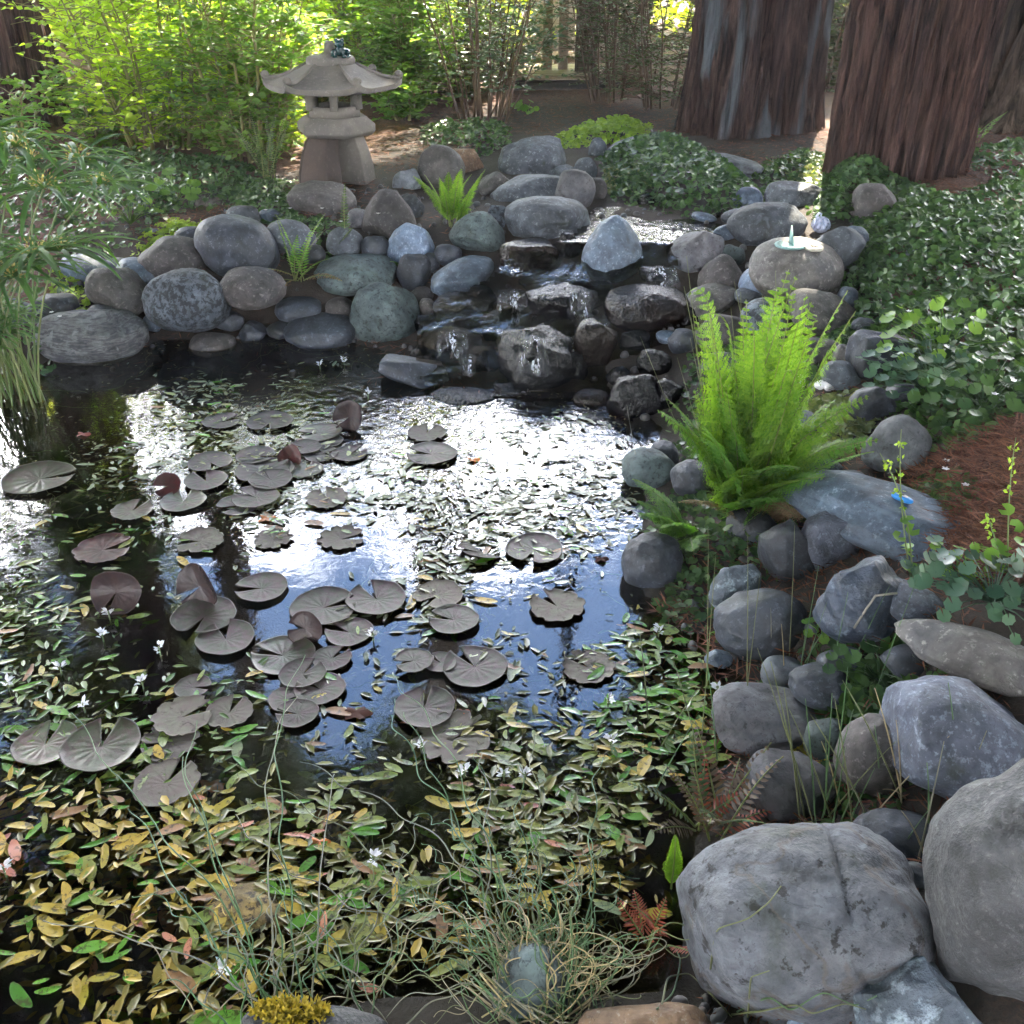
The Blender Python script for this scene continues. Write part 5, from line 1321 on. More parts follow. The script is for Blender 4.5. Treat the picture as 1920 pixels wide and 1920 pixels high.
cover('dark small leaves over the soil under the tall fern', [(1215, 930), (1330, 900), (1480, 960), (1500, 1090), (1400, 1090), (1330, 1180), (1230, 1110)], 900, .015, 'clover', .05, .05)
cover('dark leaves between the stones behind the tall fern', [(1290, 640), (1420, 600), (1480, 760), (1440, 880), (1300, 880), (1270, 760)], 700, .015, 'clover', .04, .2)
cover('dark leaves in the joints of the right hand boulders', [(1420, 1230), (1560, 1220), (1720, 1330), (1700, 1560), (1560, 1560), (1500, 1330)], 420, .016, 'clover', .04, .06)
cover('pale leaves in shade below the craggy blue rock', [(1500, 1190), (1720, 1210), (1720, 1280), (1620, 1330), (1540, 1270)], 170, .028, 'clover', .07, .2)
cover('yellow moss tuft on the pale greenish stone', [(1490, 1360), (1540, 1355), (1545, 1400), (1500, 1410)], 700, .005, 'moss', .03, .08, name='moss', mound=.06)
def litter(poly, n, z=.42):
    n = int(n * 1.8)
    P = scatter(poly, n, z); a = RNG.uniform(0, 2 * PI, n); D = np.column_stack([np.cos(a), np.sin(a), RNG.uniform(-.15, .3, n)])
    mb = MB(); P[:, 2] += RNG.uniform(.002, .014, n); leaves(mb, P, D, np.tile([0, 0, 1.], (n, 1)) + RNG.normal(size=(n, 3)) * .3, RNG.uniform(.02, .075, n), RNG.uniform(.0025, .006, n), RNG.random(n), simple=True); return mb
lt = MB()
for poly, n in (([(520, 260), (760, 200), (1000, 180), (1290, 210), (1280, 290), (960, 260), (760, 370), (640, 400), (560, 400)], 6000), ([(230, 400), (430, 370), (470, 400), (300, 450)], 700),
                ([(1690, 820), (1920, 780), (1960, 1050), (1840, 1050), (1780, 930)], 3600), ([(1740, 260), (1960, 260), (1960, 500), (1740, 420)], 2200), ([(1280, 300), (1560, 270), (1560, 330), (1400, 340)], 800), ([(500, 1880), (900, 1880), (1300, 1870), (1300, 1990), (400, 1990)], 900), ([(1580, 600), (1660, 590), (1680, 640), (1590, 660)], 300), ([(100, 620), (160, 460), (500, 380), (900, 400), (940, 520), (780, 640)], 1500), ([(1240, 900), (1560, 640), (1760, 900), (1960, 1300), (1700, 1700), (1380, 1600), (1400, 1250)], 2600)):
    m_ = litter(poly, n); lt.add(m_.V[0], m_.F[0], m_.A[0])
tag(lt.obj('redwood_litter', M['litter']), 'reddish brown redwood needles and bark shreds littering the ground', 'litter', kind='stuff')

def leafy(label, px, py, n, r, hgt, spread, mat, cat='plant', flower=None, name='leafy_plant'):
    b = ground(px, py); t = tag(empty(name, tuple(b)), label, cat)
    for k in range(int(n * 1.6)):
        a = rn(0, 2 * PI); q = spread * math.sqrt(rn(.02, 1)); tip = np.array([math.cos(a) * q, math.sin(a) * q, hgt * rn(.4, 1) * (1 - .4 * q / spread)])
        V, F = tube(np.stack([[0, 0, 0], tip * [.4, .4, .7], tip]), [.002, .0016, .0012], 4); mb = MB(); mb.add(V, F, .3)
        rr = r * .68 * rn(.6, 1.2); N_ = nrm(np.array([math.cos(a) * .3, math.sin(a) * .3 - .35, 1.]) + RNG.normal(size=3) * .25)
        A = nrm(np.cross(N_, [1, .2, 0])); B = np.cross(N_, A); an = np.linspace(.14, 2 * PI - .14, 15); lob = rr * (1 + .09 * np.cos(an * 7))
        V = np.concatenate([[tip], tip + (A * np.cos(an)[:, None] + B * np.sin(an)[:, None]) * lob[:, None] + N_ * (rr * .15 + .05 * rr * np.cos(an * 7))[:, None]])
        i = np.arange(1, 15); mb.add(V, np.stack([np.zeros(14, int), i, i + 1], -1), rn(0, 1)); mb.obj('leaf', M[mat], t)
    return t
leafy('bright green broad leafed clump on the right slope above the dark slate rock', 1760, 690, 26, .035, .26, .22, 'leaf_mid')
leafy('bluish round leafed plant right of the dark slate rock', 1740, 740, 46, .028, .20, .24, 'blue_leaf')
leafy('dark round leafed plant above the mulch at the right edge', 1840, 770, 46, .030, .18, .24, 'clover')
leafy('scalloped leafed plant below the long blue slab at the right edge', 1860, 1130, 40, .030, .10, .20, 'blue_leaf')
leafy('small scalloped leafed plant touching the right end of the long blue slab', 1790, 1090, 14, .028, .11, .10, 'leaf_mid')
leafy('dark round leaves sprouting below the craggy blue rock', 1650, 1280, 20, .026, .10, .13, 'clover')
leafy('round leafed seedling between dark rocks under the craggy rock', 1540, 1200, 9, .022, .10, .05, 'leaf_mid')
leafy('low green plant behind the papyrus', 245, 420, 18, .035, .16, .16, 'leaf_mid')
leafy('broad leafed plant below the yellow stemmed shrub', 330, 385, 18, .04, .20, .2, 'leaf_mid')
leafy('pale leafed seedling on the mulch behind the highest boulder', 990, 215, 8, .05, .12, .12, 'leaf_mid')
def stalk(label, px, py, tips, mat='lime'):
    b = ground(px, py); t = tag(empty('flower_stalk', tuple(b)), label, 'plant')
    for tx, ty in tips:
        tip = at_y(tx, ty, b[1] + .05) - b; u = np.linspace(0, 1, 10)[:, None]; mid = tip * .5 + [rn(-.04, .04), 0, .05]; Pt = 2 * u * (1 - u) * mid + u ** 2 * tip
        V, F = tube(Pt, np.linspace(.0022, .001, 10), 4); s = MB().add(V, F, .5).obj('stem', M['sedge_stem'], t)
        n = 26; uu = RNG.uniform(.55, 1, n); ii = (uu * 9).astype(int); mb = MB(); leaves(mb, Pt[ii] + RNG.normal(size=(n, 3)) * .004, rdir(n), rdir(n), .013, .008, RNG.random(n), simple=True); mb.obj('bud', M['lime'], s)
        n = 4; uu = RNG.uniform(.15, .55, n); ii = (uu * 9).astype(int); mb = MB(); round_leaves(mb, Pt[ii] + RNG.normal(size=(n, 3)) * .012, np.array([0, -.4, 1.]) + RNG.normal(size=(n, 3)) * .3, .018, RNG.random(n)); mb.obj('leaf', M['leaf_mid'], s)
stalk('two thin budding stalks rising in front of the long blue slab', 1710, 1100, [(1650, 850), (1690, 805)])
stalk('thin budding stalk at the right edge by the mulch', 1890, 1080, [(1905, 820), (1850, 960)])

# tiny white blossoms on the ground cover and shore
M['petal'] = plain('white_petal', (.80, .80, .82), .5)
def blossom(name_parent, p, s, petals=5, name='blossom', label=None, group=None):
    mb = MB(); a = np.arange(petals) * 2 * PI / petals + rn(0, 1); leaves(mb, np.zeros((petals, 3)), np.column_stack([np.cos(a), np.sin(a), np.full(petals, .5)]), np.tile([0, 0, 1.], (petals, 1)), s, s * .6, np.zeros(petals), .2)
    return tag(mb.obj(name, M['petal'], name_parent, tuple(p)), label, None if name_parent else 'flower', group)
for px, py in [(1700, 590), (1890, 628), (1820, 455), (1560, 405), (1640, 410), (1290, 328), (1250, 345), (1330, 366), (1400, 345), (1475, 300), (1570, 352), (1770, 870), (1805, 915), (1768, 885), (1650, 606), (1735, 455), (1860, 745), (500, 398), (520, 382), (545, 395), (605, 395), (640, 420), (100, 590), (115, 598), (710, 405), (1720, 395), (1835, 410)]:
    p, n = on_top(px, py)
    lab = 'tiny white petal on dark leaves below the stone lantern' if px < 720 and px > 300 else 'tiny white petal beside the papyrus' if px < 300 else 'tiny white flower on the mulch beside the long blue slab' if py > 860 else 'tiny white flower in the clover over the upper pool' if px < 1450 else 'tiny white flower in the green carpet on the right slope' if px > 1640 else 'tiny white flower in the leaves below the redwood trunks'
    blossom(None, p + np.array([0, -.01, .012]), .013, label=lab, group='white blossoms scattered on the bank')

# ------------------------------------------------------------------ water lily pads
def pad_mat(name, a, b, rough=.34):
    m, nt, N, Lk, P = mat_new(name); v, rnd = objvec(nt)
    c = mixc(nt, ramp(nt, noise(nt, v, 26, 5, .65, .8), [(.38, (0, 0, 0)), (.6, (1, 1, 1))]), a, b)
    c = mixc(nt, ramp(nt, noise(nt, v, 70, 4, .6), [(.60, (0, 0, 0)), (.68, (.7, .7, .7))]), c, (.03, .022, .016))
    at = N.new('ShaderNodeAttribute'); at.attribute_name = 'var'
    c = mixc(nt, math_(nt, 'MULTIPLY', at.outputs['Fac'], .5), c, tuple(min(1, x * 1.7 + .02) for x in b))
    hv = N.new('ShaderNodeHueSaturation'); Lk.new(c, hv.inputs['Color']); Lk.new(math_(nt, 'ADD', math_(nt, 'MULTIPLY', rnd, .5), .75), hv.inputs['Value'])
    Lk.new(hv.outputs['Color'], P.inputs['Base Color']); P.inputs['Roughness'].default_value = rough; P.inputs['Specular IOR Level'].default_value = .25
    Lk.new(bump(nt, noise(nt, v, 60, 4, .6), .25, .004), P.inputs['Normal']); return m
M['pad'] = pad_mat('purple_pad', (.062, .038, .046), (.042, .048, .034), .5)
M['pad_under'] = pad_mat('dark_upright_pad', (.035, .022, .022), (.028, .02, .022), .25)
M['pad_green'] = pad_mat('green_purple_pad', (.05, .066, .036), (.066, .045, .042))
M['pad_old'] = pad_mat('faded_pad', (.10, .10, .075), (.095, .075, .07), .6)
M['pad_red'] = pad_mat('wine_red_pad', (.06, .016, .016), (.04, .02, .018), .4)
def pad(cx, cy, w, label, notch=None, mat='pad', tilt=(0, 0), fold=0., ragged=0., z=.006, name='lily_pad', foldaz=0.):
    q = at_z(cx, cy, z); dpt = float(np.dot(q - [0, 0, CAMZ], ray(cx, cy)) / (ray(cx, cy) @ ray(cx, cy))); r = w / 2 * dpt / FPX
    na = R(notch if notch is not None else rn(0, 360)); g0 = R(rn(7, 16)); nA = 56
    th = np.linspace(na + g0, na + 2 * PI - g0, nA); nv = 15
    rr = np.array([0, .12, .3, .5, .7, .86, .96, 1.0]); V = []; A = []
    ph = rn(0, 6); ragged *= .6
    for f in rr:
        edge = 1 + (.025 * np.sin(3 * th + ph) + .012 * np.sin(8 * th)) * f
        if ragged: edge = edge * (1 - ragged * f ** 5 * (np.clip(np.sin(th * 9.3 + ph) * .7 + .7 * np.sin(th * 17 + 2 * ph) * np.sin(th * 2.3 + ph), 0, 1.2) + .25 * RNG.random(nA)))
        u = (th - na) / (2 * PI) * nv; rib = np.abs(np.sin(u * PI)) ** .6
        cl = np.exp(-((th - th[0]) / .25) ** 2) + np.exp(-((th - th[-1]) / .25) ** 2)
        zz = r * (.016 * (rib - .5) * math.sin(min(f * 1.15, 1) * PI * .8) + .03 * np.sin(2 * th + ph) * f * f + (.055 * f ** 10 if f > .8 else 0) + .05 * cl * f ** 2 - .03 * (1 - f) ** 2)
        V.append(np.column_stack([r * f * edge * np.cos(th), r * f * edge * np.sin(th), zz])); A.append(.55 * (1 - rib) ** 3 * (1 - f * .5))
    V = np.concatenate(V)
    if fold:
        c, s = math.cos(R(foldaz)), math.sin(R(foldaz)); x = V[:, 0] * c + V[:, 1] * s; y = -V[:, 0] * s + V[:, 1] * c; z0 = V[:, 2].copy()
        rad = r / abs(fold); off = -.25 * r; t = np.maximum(x - off, 0); ang = t / rad
        x2 = np.where(x > off, off + rad * np.sin(ang), x); z2 = np.where(x > off, rad * (1 - np.cos(ang)), 0) + z0 * np.cos(ang)
        V = np.column_stack([x2 * c - y * s, x2 * s + y * c, z2])
    i = np.arange(len(rr) - 1)[:, None] * nA; j = np.arange(nA - 1)[None]
    F = np.stack([i + j, i + nA + j, i + nA + j + 1, i + j + 1], -1).reshape(-1, 4)
    o = MB().add(V, F, np.concatenate(A)).obj(name, M[mat], None, (q[0], q[1], q[2] + rn(0, .004)))
    o.rotation_euler = (R(tilt[0]), R(tilt[1]), 0)
    sd = o.modifiers.new('thickness', 'SOLIDIFY'); sd.thickness = .0008; sd.offset = -1
    return tag(o, label, 'lily pad', 'round lily pads floating on the pond')
PADS = [
 (75, 898, 132, 'broad greenish lily pad at the far left, split by a dark cleft', 10, 'pad_green', {}),
 (507, 791, 86, 'purple lily pad farthest back with its notch facing the camera', 270, 'pad', {}),
 (415, 791, 72, 'small curled lily pad left of the farthest notch-forward pad', 30, 'pad', {'ragged': .12}),
 (600, 811, 80, 'pale lily pad lying on top of a second one near the standing folded pad', 200, 'pad_green', {}),
 (606, 828, 74, 'lily pad mostly covered by the pale pad near the standing folded pad', 300, 'pad', {'z': .002}),
 (395, 868, 82, 'round lily pad with a bright centre dot, left of the red curled pad', 300, 'pad', {}),
 (386, 902, 80, 'lily pad just below the one with the bright centre dot', 120, 'pad', {}),
 (480, 854, 74, 'lily pad touching the left end of the red curled pad', 340, 'pad', {}),
 (572, 840, 62, 'small lily pad right above the red curled pad', 170, 'pad', {}),
 (602, 853, 66, 'lily pad tucked behind the small one right of the red curled pad', 20, 'pad', {'z': .002}),
 (574, 880, 66, 'small greenish lily pad below the red curled pad', 90, 'pad_green', {}),
 (496, 884, 110, 'large purple lily pad shaded by the red curled pad', 250, 'pad', {}),
 (507, 900, 82, 'lily pad lying on the lower edge of the large shaded purple pad', 130, 'pad', {'z': .011}),
 (655, 851, 68, 'lily pad with a turned up right edge left of the open dark water', 40, 'pad', {}),
 (480, 933, 88, 'lily pad with a white central dot above the orange leaf', 160, 'pad', {'z': .011}),
 (448, 947, 82, 'lily pad partly under the one with the white dot above the orange leaf', 220, 'pad', {}),
 (344, 940, 84, 'faded lily pad right of a wine red upright leaf', 100, 'pad_green', {}),
 (248, 958, 78, 'olive lily pad with pale centre in the left of the pond', 70, 'pad_green', {'ragged': .1}),
 (374, 1014, 94, 'ragged grey lily pad split in two halves', 190, 'pad_old', {'ragged': .22}),
 (512, 1010, 76, 'star-shaped torn lily pad at the edge of the blue reflection', 60, 'pad_old', {'ragged': .4}),
 (193, 1031, 108, 'half sunken reddish lily pad in the left of the pond', 20, 'pad_red', {'ragged': .15, 'z': .003}),
 (612, 934, 82, 'faded torn lily pad above the blue reflection', 110, 'pad_old', {'ragged': .2}),
 (810, 852, 94, 'clean round lily pad alone beside dark water in front of the glare', 175, 'pad', {}),
 (800, 812, 76, 'torn lily pad behind the clean round one', 80, 'pad_old', {'ragged': .2}),
 (1002, 1031, 108, 'large lily pad at the lower edge of the white glare, notch in front', 255, 'pad', {}),
 (898, 1035, 84, 'tilted lily pad with curled rims left of the large one at the glare', 200, 'pad', {'tilt': (-16, 14)}),
 (490, 1104, 98, 'oval lily pad with scalloped ribs below the blue reflection', 190, 'pad', {}),
 (383, 1156, 120, 'large lily pad directly in front of the upright folded pad pair', 260, 'pad', {}),
 (423, 1199, 108, 'lily pad overlapped by the large one, notch pointing back', 110, 'pad', {}),
 (530, 1228, 118, 'wide two-lobed lily pad with green veins in the middle of the cluster', 170, 'pad_green', {}),
 (607, 1140, 124, 'large lily pad behind the small upright dark pad', 20, 'pad', {}),
 (706, 1124, 112, 'large lily pad right of the one behind the small upright pad', 120, 'pad', {'z': .010}),
 (654, 1185, 90, 'smooth lily pad beside blue reflection right of the small upright pad', 160, 'pad', {}),
 (622, 1236, 74, 'dull lily pad under smaller leaves below the smooth one', 50, 'pad', {}),
 (568, 1264, 88, 'lily pad below the wide two-lobed one', 60, 'pad', {'z': .010}),
 (600, 1293, 96, 'lily pad with crumpled surface below the middle cluster', 150, 'pad', {}),
 (540, 1312, 74, 'dark lily pad edged by green oval leaves', 10, 'pad', {}),
 (557, 1337, 80, 'lowest dark curled lily pad of the middle cluster', 180, 'pad', {'z': .012}),
 (362, 1288, 68, 'small dark round lily pad alone among green oval leaves', 350, 'pad', {}),
 (851, 1162, 94, 'round lily pad in front of a pale torn one, beside the dark trunk reflection', 170, 'pad', {'z': .010}),
 (822, 1117, 96, 'pale lily pad behind the round one beside the dark trunk reflection', 230, 'pad_old', {'ragged': .12}),
 (776, 1240, 74, 'crescent-shaped lily pad at the left of a row of three', 200, 'pad', {'z': .013, 'ragged': .08}),
 (826, 1243, 60, 'small lily pad in the middle of a row of three', 140, 'pad', {'z': .009}),
 (890, 1251, 122, 'largest lily pad at the right of a row of three with a small hole', 130, 'pad', {}),
 (796, 1327, 114, 'heart-shaped dark lily pad with a green oval leaf in its notch', 90, 'pad', {'z': .010}),
 (1043, 1137, 108, 'pale ragged lily pad surrounded by blue reflection at the right', 130, 'pad_old', {'ragged': .2}),
 (1103, 1251, 102, 'pale tattered lily pad close to the right margin', 140, 'pad_old', {'ragged': .18}),
 (85, 1396, 118, 'green and purple lily pad at the left edge beside a larger one', 90, 'pad_green', {}),
 (190, 1400, 144, 'large green and purple lily pad near the lower left, notch pointing back', 95, 'pad_green', {'z': .010}),
 (343, 1345, 116, 'tattered greenish lily pad above the submerged orange leaf', 30, 'pad_old', {'ragged': .22}),
 (430, 1336, 92, 'faded lily pad right of the tattered greenish one', 80, 'pad_old', {'ragged': .12}),
 (318, 1392, 112, 'sunken pale green lily pad remains below the tattered one', 200, 'pad_old', {'ragged': .35, 'z': .002}),
 (312, 1468, 124, 'ragged reddish lily pad beside the submerged orange leaf', 70, 'pad_old', {'ragged': .15}),
 (850, 1385, 150, 'broken grey lily pad below the heart-shaped dark one', 30, 'pad_old', {'ragged': .4, 'z': .003}),
 (640, 1010, 92, 'torn grey lily pad in the middle of the blue reflection', 10, 'pad_old', {'ragged': .35, 'z': .003}),
]
for cx, cy_, w, lab, nt_, mt, kw in PADS: pad(cx, cy_, w, lab, nt_, mt, **kw)
pad(218, 1112, 92, 'upright dark folded lily pad on the left mirroring a band of blue', 250, 'pad_under', **{'tilt': (52, 8), 'z': .045, 'fold': .8, 'foldaz': 100})
pad(375, 1100, 92, 'upright dark folded lily pad standing behind the large lily pad', 200, 'pad_under', **{'tilt': (62, -10), 'z': .045, 'fold': .9, 'foldaz': 20})
pad(655, 782, 62, 'upright folded dark lily pad near the waterfall', 220, 'pad_under', **{'tilt': (58, 14), 'z': .04, 'fold': .9, 'foldaz': 10})
pad(572, 1180, 66, 'small upright dark lily pad in the middle cluster', 200, 'pad_under', **{'tilt': (60, 35), 'z': .03, 'fold': .6, 'foldaz': 45})
pad(545, 858, 48, 'wine red curled lily pad rising between flat ones', 230, 'pad_red', **{'tilt': (30, 10), 'z': .02, 'fold': 1.0, 'foldaz': 40})
pad(315, 912, 52, 'wine red upright leaf left of the paired round pads', 200, 'pad_red', **{'tilt': (30, -10), 'z': .02, 'fold': 1.0, 'foldaz': 160})

# ------------------------------------------------------------------ oval floating leaves of the water hawthorn
SPOT = (.04, .034, .012)
FM = {
 'green': leaf_mat('floating_leaf_green', (.045, .15, .014), (.11, .27, .03), .15, .26, (SPOT, 5), objrand=True),
 'olive': leaf_mat('floating_leaf_olive', (.12, .18, .03), (.23, .25, .06), .15, .28, (SPOT, 5.5), objrand=True),
 'pale': leaf_mat('floating_leaf_sheen', (.13, .18, .08), (.20, .235, .12), .15, .3, (SPOT, 6), objrand=True),  # pale tone paints the sky sheen on far leaves
 'yellow': leaf_mat('floating_leaf_yellow', (.30, .25, .025), (.44, .29, .04), .2, .35, (SPOT, 5), objrand=True),
 'red': leaf_mat('floating_leaf_red', (.36, .13, .11), (.46, .19, .11), .2, .35, (SPOT, 6), objrand=True),
 'brown': leaf_mat('floating_leaf_brown', (.17, .085, .03), (.26, .13, .045), .15, .4, (SPOT, 5), objrand=True)}
def oval_mesh(seed, mat):
    g = np.random.default_rng(seed); n = 9; u = np.linspace(0, 1, n); asp = g.uniform(.24, .40) / 2; kx = g.uniform(-.12, .12)
    w = asp * np.maximum(np.sin(np.clip(u * .96 + .02, 0, 1) * PI), 0) ** .55
    if seed % 4 == 3: w = w * (1 - .35 * g.random(n))          # nibbled
    cx = kx * np.sin(u * PI); z = g.uniform(-.012, .014) * np.sin(u * PI * g.uniform(.8, 2.2)); wav = .012 * np.sin(u * 14 + g.uniform(0, 6))
    V = np.concatenate([np.column_stack([u - .5, cx + w, z + .006 + wav * .6]), np.column_stack([u - .5, cx + w * .5, z + .004]), np.column_stack([u - .5, cx, z - .004]),
                        np.column_stack([u - .5, cx - w * .5, z + .004]), np.column_stack([u - .5, cx - w, z + .006 - wav * .6])])
    i = np.arange(n - 1); F = np.concatenate([np.stack([i + n * (k + 1), i + n * (k + 1) + 1, i + n * k + 1, i + n * k], -1) for k in range(4)])
    return MB().add(V, F).mesh('leaf', True, mat)
M['mat_green'] = leaf_mat('small_leaf_green', (.035, .09, .015), (.13, .19, .05), .15, .3); M['mat_olive'] = leaf_mat('small_leaf_olive', (.06, .08, .02), (.24, .22, .07), .15, .32); M['mat_pale'] = leaf_mat('small_leaf_sheen', (.07, .09, .045), (.20, .21, .12), .15, .32); M['mat_yellow'] = leaf_mat('small_leaf_yellow', (.10, .10, .02), (.42, .30, .05), .15, .35)  # the pale small leaves carry the same painted sky sheen
OV = {k: [oval_mesh(100 * i + j, m_) for j in range(6)] for i, (k, m_) in enumerate(FM.items())}
M['petal_w'] = leaf_mat('hawthorn_petal', (.74, .74, .78), (.82, .82, .84), .2, .5, ts=(1, 1, 1))
pol_pond = POND
def hawthorn(label, poly, n, size, pal, flowers=(), hole=None):
    ctr = np.mean([at_z(x, y, 0) for x, y in poly], 0); t = tag(empty('water_hawthorn', tuple(ctr)), label, 'water plant', 'water hawthorn floating on the pond')
    pw_ = np.array([at_z(x, y, 0)[:2] for x, y in poly]); lo, hi = pw_.min(0), pw_.max(0); pts = []
    hp = [np.array([at_z(x, y, 0)[:2] for x, y in h]) for h in (hole or [])]
    while len(pts) < n:
        c = RNG.uniform(lo, hi, (200, 2))
        ok = (poly_sd(c, pw_) < .05 * RNG.uniform(-1, 1, 200)) & (poly_sd(c, POND) < -.02)
        # leaves gather in drifts
        dens = .5 + .5 * snoise(np.column_stack([c, c[:, :1] * 0]), 9., 8, 91, .8) ; ok &= RNG.random(200) < np.clip(dens * 1.5 - .12, .05, 1)
        for h in hp: ok &= ~((poly_sd(c, h) < 0) & (RNG.random(200) < .88))
        pts += list(c[ok])
    keys = list(pal); pr = np.array([pal[k] for k in keys], float); pr /= pr.sum()
    sm = 3.6 if max(pal, key=lambda q: pal[q]) == 'pale' else 1.9
    # the smaller and sunken leaves that cannot be told apart singly
    kk = np.array(pts)[RNG.integers(0, len(pts), int(n * sm))] + RNG.normal(size=(int(n * sm), 2)) * .035; kk = kk[poly_sd(kk, POND) < -.015]
    for h in hp: kk = kk[(poly_sd(kk, h) > 0) | (RNG.random(len(kk)) < .12)]
    m_ = len(kk); a = RNG.uniform(0, 2 * PI, m_); mb = MB(); zz = np.where(RNG.random(m_) < .5, RNG.uniform(.002, .009, m_), -RNG.uniform(.004, .06, m_)); L_ = size * RNG.uniform(.3, .85, m_)
    leaves(mb, np.column_stack([kk - ctr[:2], zz]), np.column_stack([np.cos(a), np.sin(a), RNG.normal(size=m_) * .08]), np.tile([0, 0, 1.], (m_, 1)) + RNG.normal(size=(m_, 3)) * .12, L_, L_ * RNG.uniform(.26, .42, m_), RNG.random(m_), .15)
    tag(mb.obj('small_leaves', M['mat_' + max((q for q in pal if q not in ('red', 'brown')), key=lambda q: pal[q])], t), kind='stuff')
    n = min(n, 295)
    for k, c in enumerate(pts[:n]):
        key = keys[RNG.choice(len(keys), p=pr)]
        o = bpy.data.objects.new('leaf', OV[key][RNG.integers(6)]); COL.objects.link(o); o.parent = t
        o.location = (c[0] - ctr[0], c[1] - ctr[1], rn(.003, .011) if rn(0, 1) < .52 else -rn(.004, .05)); s = size * rn(.42, 1.3); o.scale = (s, s * rn(.8, 1.15), s)
        o.rotation_euler = (R(rn(-2.5, 2.5)), R(rn(-2, 2)), rn(0, 2 * PI) if rn(0, 1) < .5 else rn(-.6, .6))
    for fx_, fy_ in flowers:
        p = at_z(fx_, fy_ + 8, .01); mb = MB(); m_ = 12; a = RNG.uniform(0, 2 * PI, m_); s = 1.0
        dd = np.column_stack([np.cos(a), np.sin(a), RNG.uniform(.2, 1.4, m_)]); leaves(mb, np.column_stack([np.cos(a) * .004, np.sin(a) * .004, RNG.uniform(.004, .022, m_)]), dd, np.tile([0, 0, 1.], (m_, 1)) + rdir(m_) * .3, RNG.uniform(.013, .02, m_), .009, RNG.random(m_), .2)
        V, F = tube([[0, 0, -.03], [0, 0, .02]], .0022, 4); st = MB().add(V, F, .4).obj('flower_stem', M['sedge_stem'], t, p - ctr); mb.obj('flower', M['petal_w'], st)
    return t
g4 = {'green': 5, 'olive': 3, 'pale': 1, 'yellow': 1.2, 'brown': .8}
BLUE1 = [(540, 960), (760, 950), (770, 1090), (540, 1080)]; BLUE2 = [(900, 1060), (1190, 1050), (1190, 1230), (1000, 1210), (890, 1150)]; DARK = [(770, 1160), (890, 1180), (880, 1330), (770, 1300)]
hawthorn('yellow, red and green oval leaves floating over the lower left corner of the pond', [(-60, 1480), (330, 1480), (480, 1700), (520, 1900), (-60, 2050)], 330, .060, {'yellow': 3.4, 'red': .8, 'green': 3.4, 'brown': 1.2, 'olive': 3}, [(10, 1630), (423, 1815)])
hawthorn('olive and yellow oval leaves above the golden algae rock', [(330, 1470), (680, 1470), (720, 1840), (500, 1860)], 240, .058, {'yellow': 2.6, 'red': .7, 'green': 1.5, 'brown': 1, 'olive': 3.4}, [(700, 1610)])
hawthorn('green oval leaves with white flowers filling the left of the pond', [(-60, 960), (300, 960), (480, 1160), (520, 1330), (470, 1480), (-60, 1480)], 480, .056, g4, [(193, 1190), (158, 1322), (115, 1252), (268, 1278), (15, 1282), (300, 1215), (205, 1148)])
hawthorn('olive oval leaves drifting in the lower middle of the pond', [(520, 1320), (960, 1290), (1180, 1400), (1230, 1560), (760, 1680), (560, 1520)], 360, .056, {'green': 2, 'olive': 4, 'pale': 2, 'yellow': 1.5, 'brown': .7, 'red': .4}, [(870, 1445), (945, 1450), (985, 1452), (790, 1395)], [[(560, 1480), (860, 1460), (870, 1640), (640, 1640)]])
hawthorn('sparse yellowish oval leaves in dark water before the curly rush', [(660, 1640), (1220, 1560), (1240, 1760), (720, 1820)], 90, .056, {'yellow': 3, 'olive': 3, 'brown': 1, 'pale': 1})
hawthorn('pale green oval leaves round the middle lily pads and the blue reflection', [(430, 930), (880, 930), (1190, 1040), (1190, 1250), (960, 1310), (560, 1300)], 295, .056, {'pale': 4, 'olive': 2, 'green': 1.2, 'yellow': .8, 'brown': .6}, [(700, 1190)], [BLUE1, BLUE2, DARK])
hawthorn('dense small oval leaves in the white glare below the cascade', [(820, 770), (1140, 790), (1210, 860), (1200, 1010), (880, 1010)], 330, .052, {'pale': 4, 'olive': 2, 'green': 1})
hawthorn('greyish oval leaves covering the far left of the pond below the stone wall', [(250, 690), (620, 670), (720, 720), (880, 800), (840, 950), (560, 960), (330, 900), (160, 930)], 420, .052, {'pale': 4, 'olive': 3, 'green': 1.6, 'yellow': .4, 'brown': .5}, [(645, 672), (600, 680), (690, 735)], [[(-50, 700), (290, 700), (290, 830), (-50, 830)]])
hawthorn('bright green oval leaves along the right margin of the pond', [(1170, 1130), (1300, 1180), (1400, 1290), (1360, 1330), (1370, 1420), (1210, 1480), (1120, 1330)], 190, .056, {'green': 4, 'olive': 2, 'yellow': .9, 'brown': .4}, [(1140, 1312), (1145, 1388), (1235, 1180), (1345, 1290)])
# scraps, broken leaves and thin stems drifting between the leaves
n = 5200; lo, hi = at_z(-60, 2000, 0)[:2], at_z(1400, 660, 0)[:2]
c = RNG.uniform([-2.4, 1.0], [1.0, 4.4], (n * 3, 2)); dn = .5 + .5 * snoise(np.column_stack([c, c[:, :1] * 0]), 9., 8, 91, .8) + .3 * snoise(np.column_stack([c, c[:, :1] * 0]), 30., 8, 93, .8)
c = c[(poly_sd(c, POND) < -.02) & (RNG.random(len(c)) < np.clip(dn * 1.3 - .35, 0.02, 1))][:n]; n = len(c); a = RNG.uniform(0, 2 * PI, n); mb = MB()
leaves(mb, np.column_stack([c, RNG.choice([.003, .005, -.012, -.03], n)]), np.column_stack([np.cos(a), np.sin(a), a * 0]), np.tile([0, 0, 1.], (n, 1)) + RNG.normal(size=(n, 3)) * .08, RNG.uniform(.006, .024, n), RNG.uniform(.003, .010, n), RNG.random(n))
M['scrap'] = leaf_mat('leaf_scraps', (.06, .07, .025), (.20, .17, .06), .1, .5)
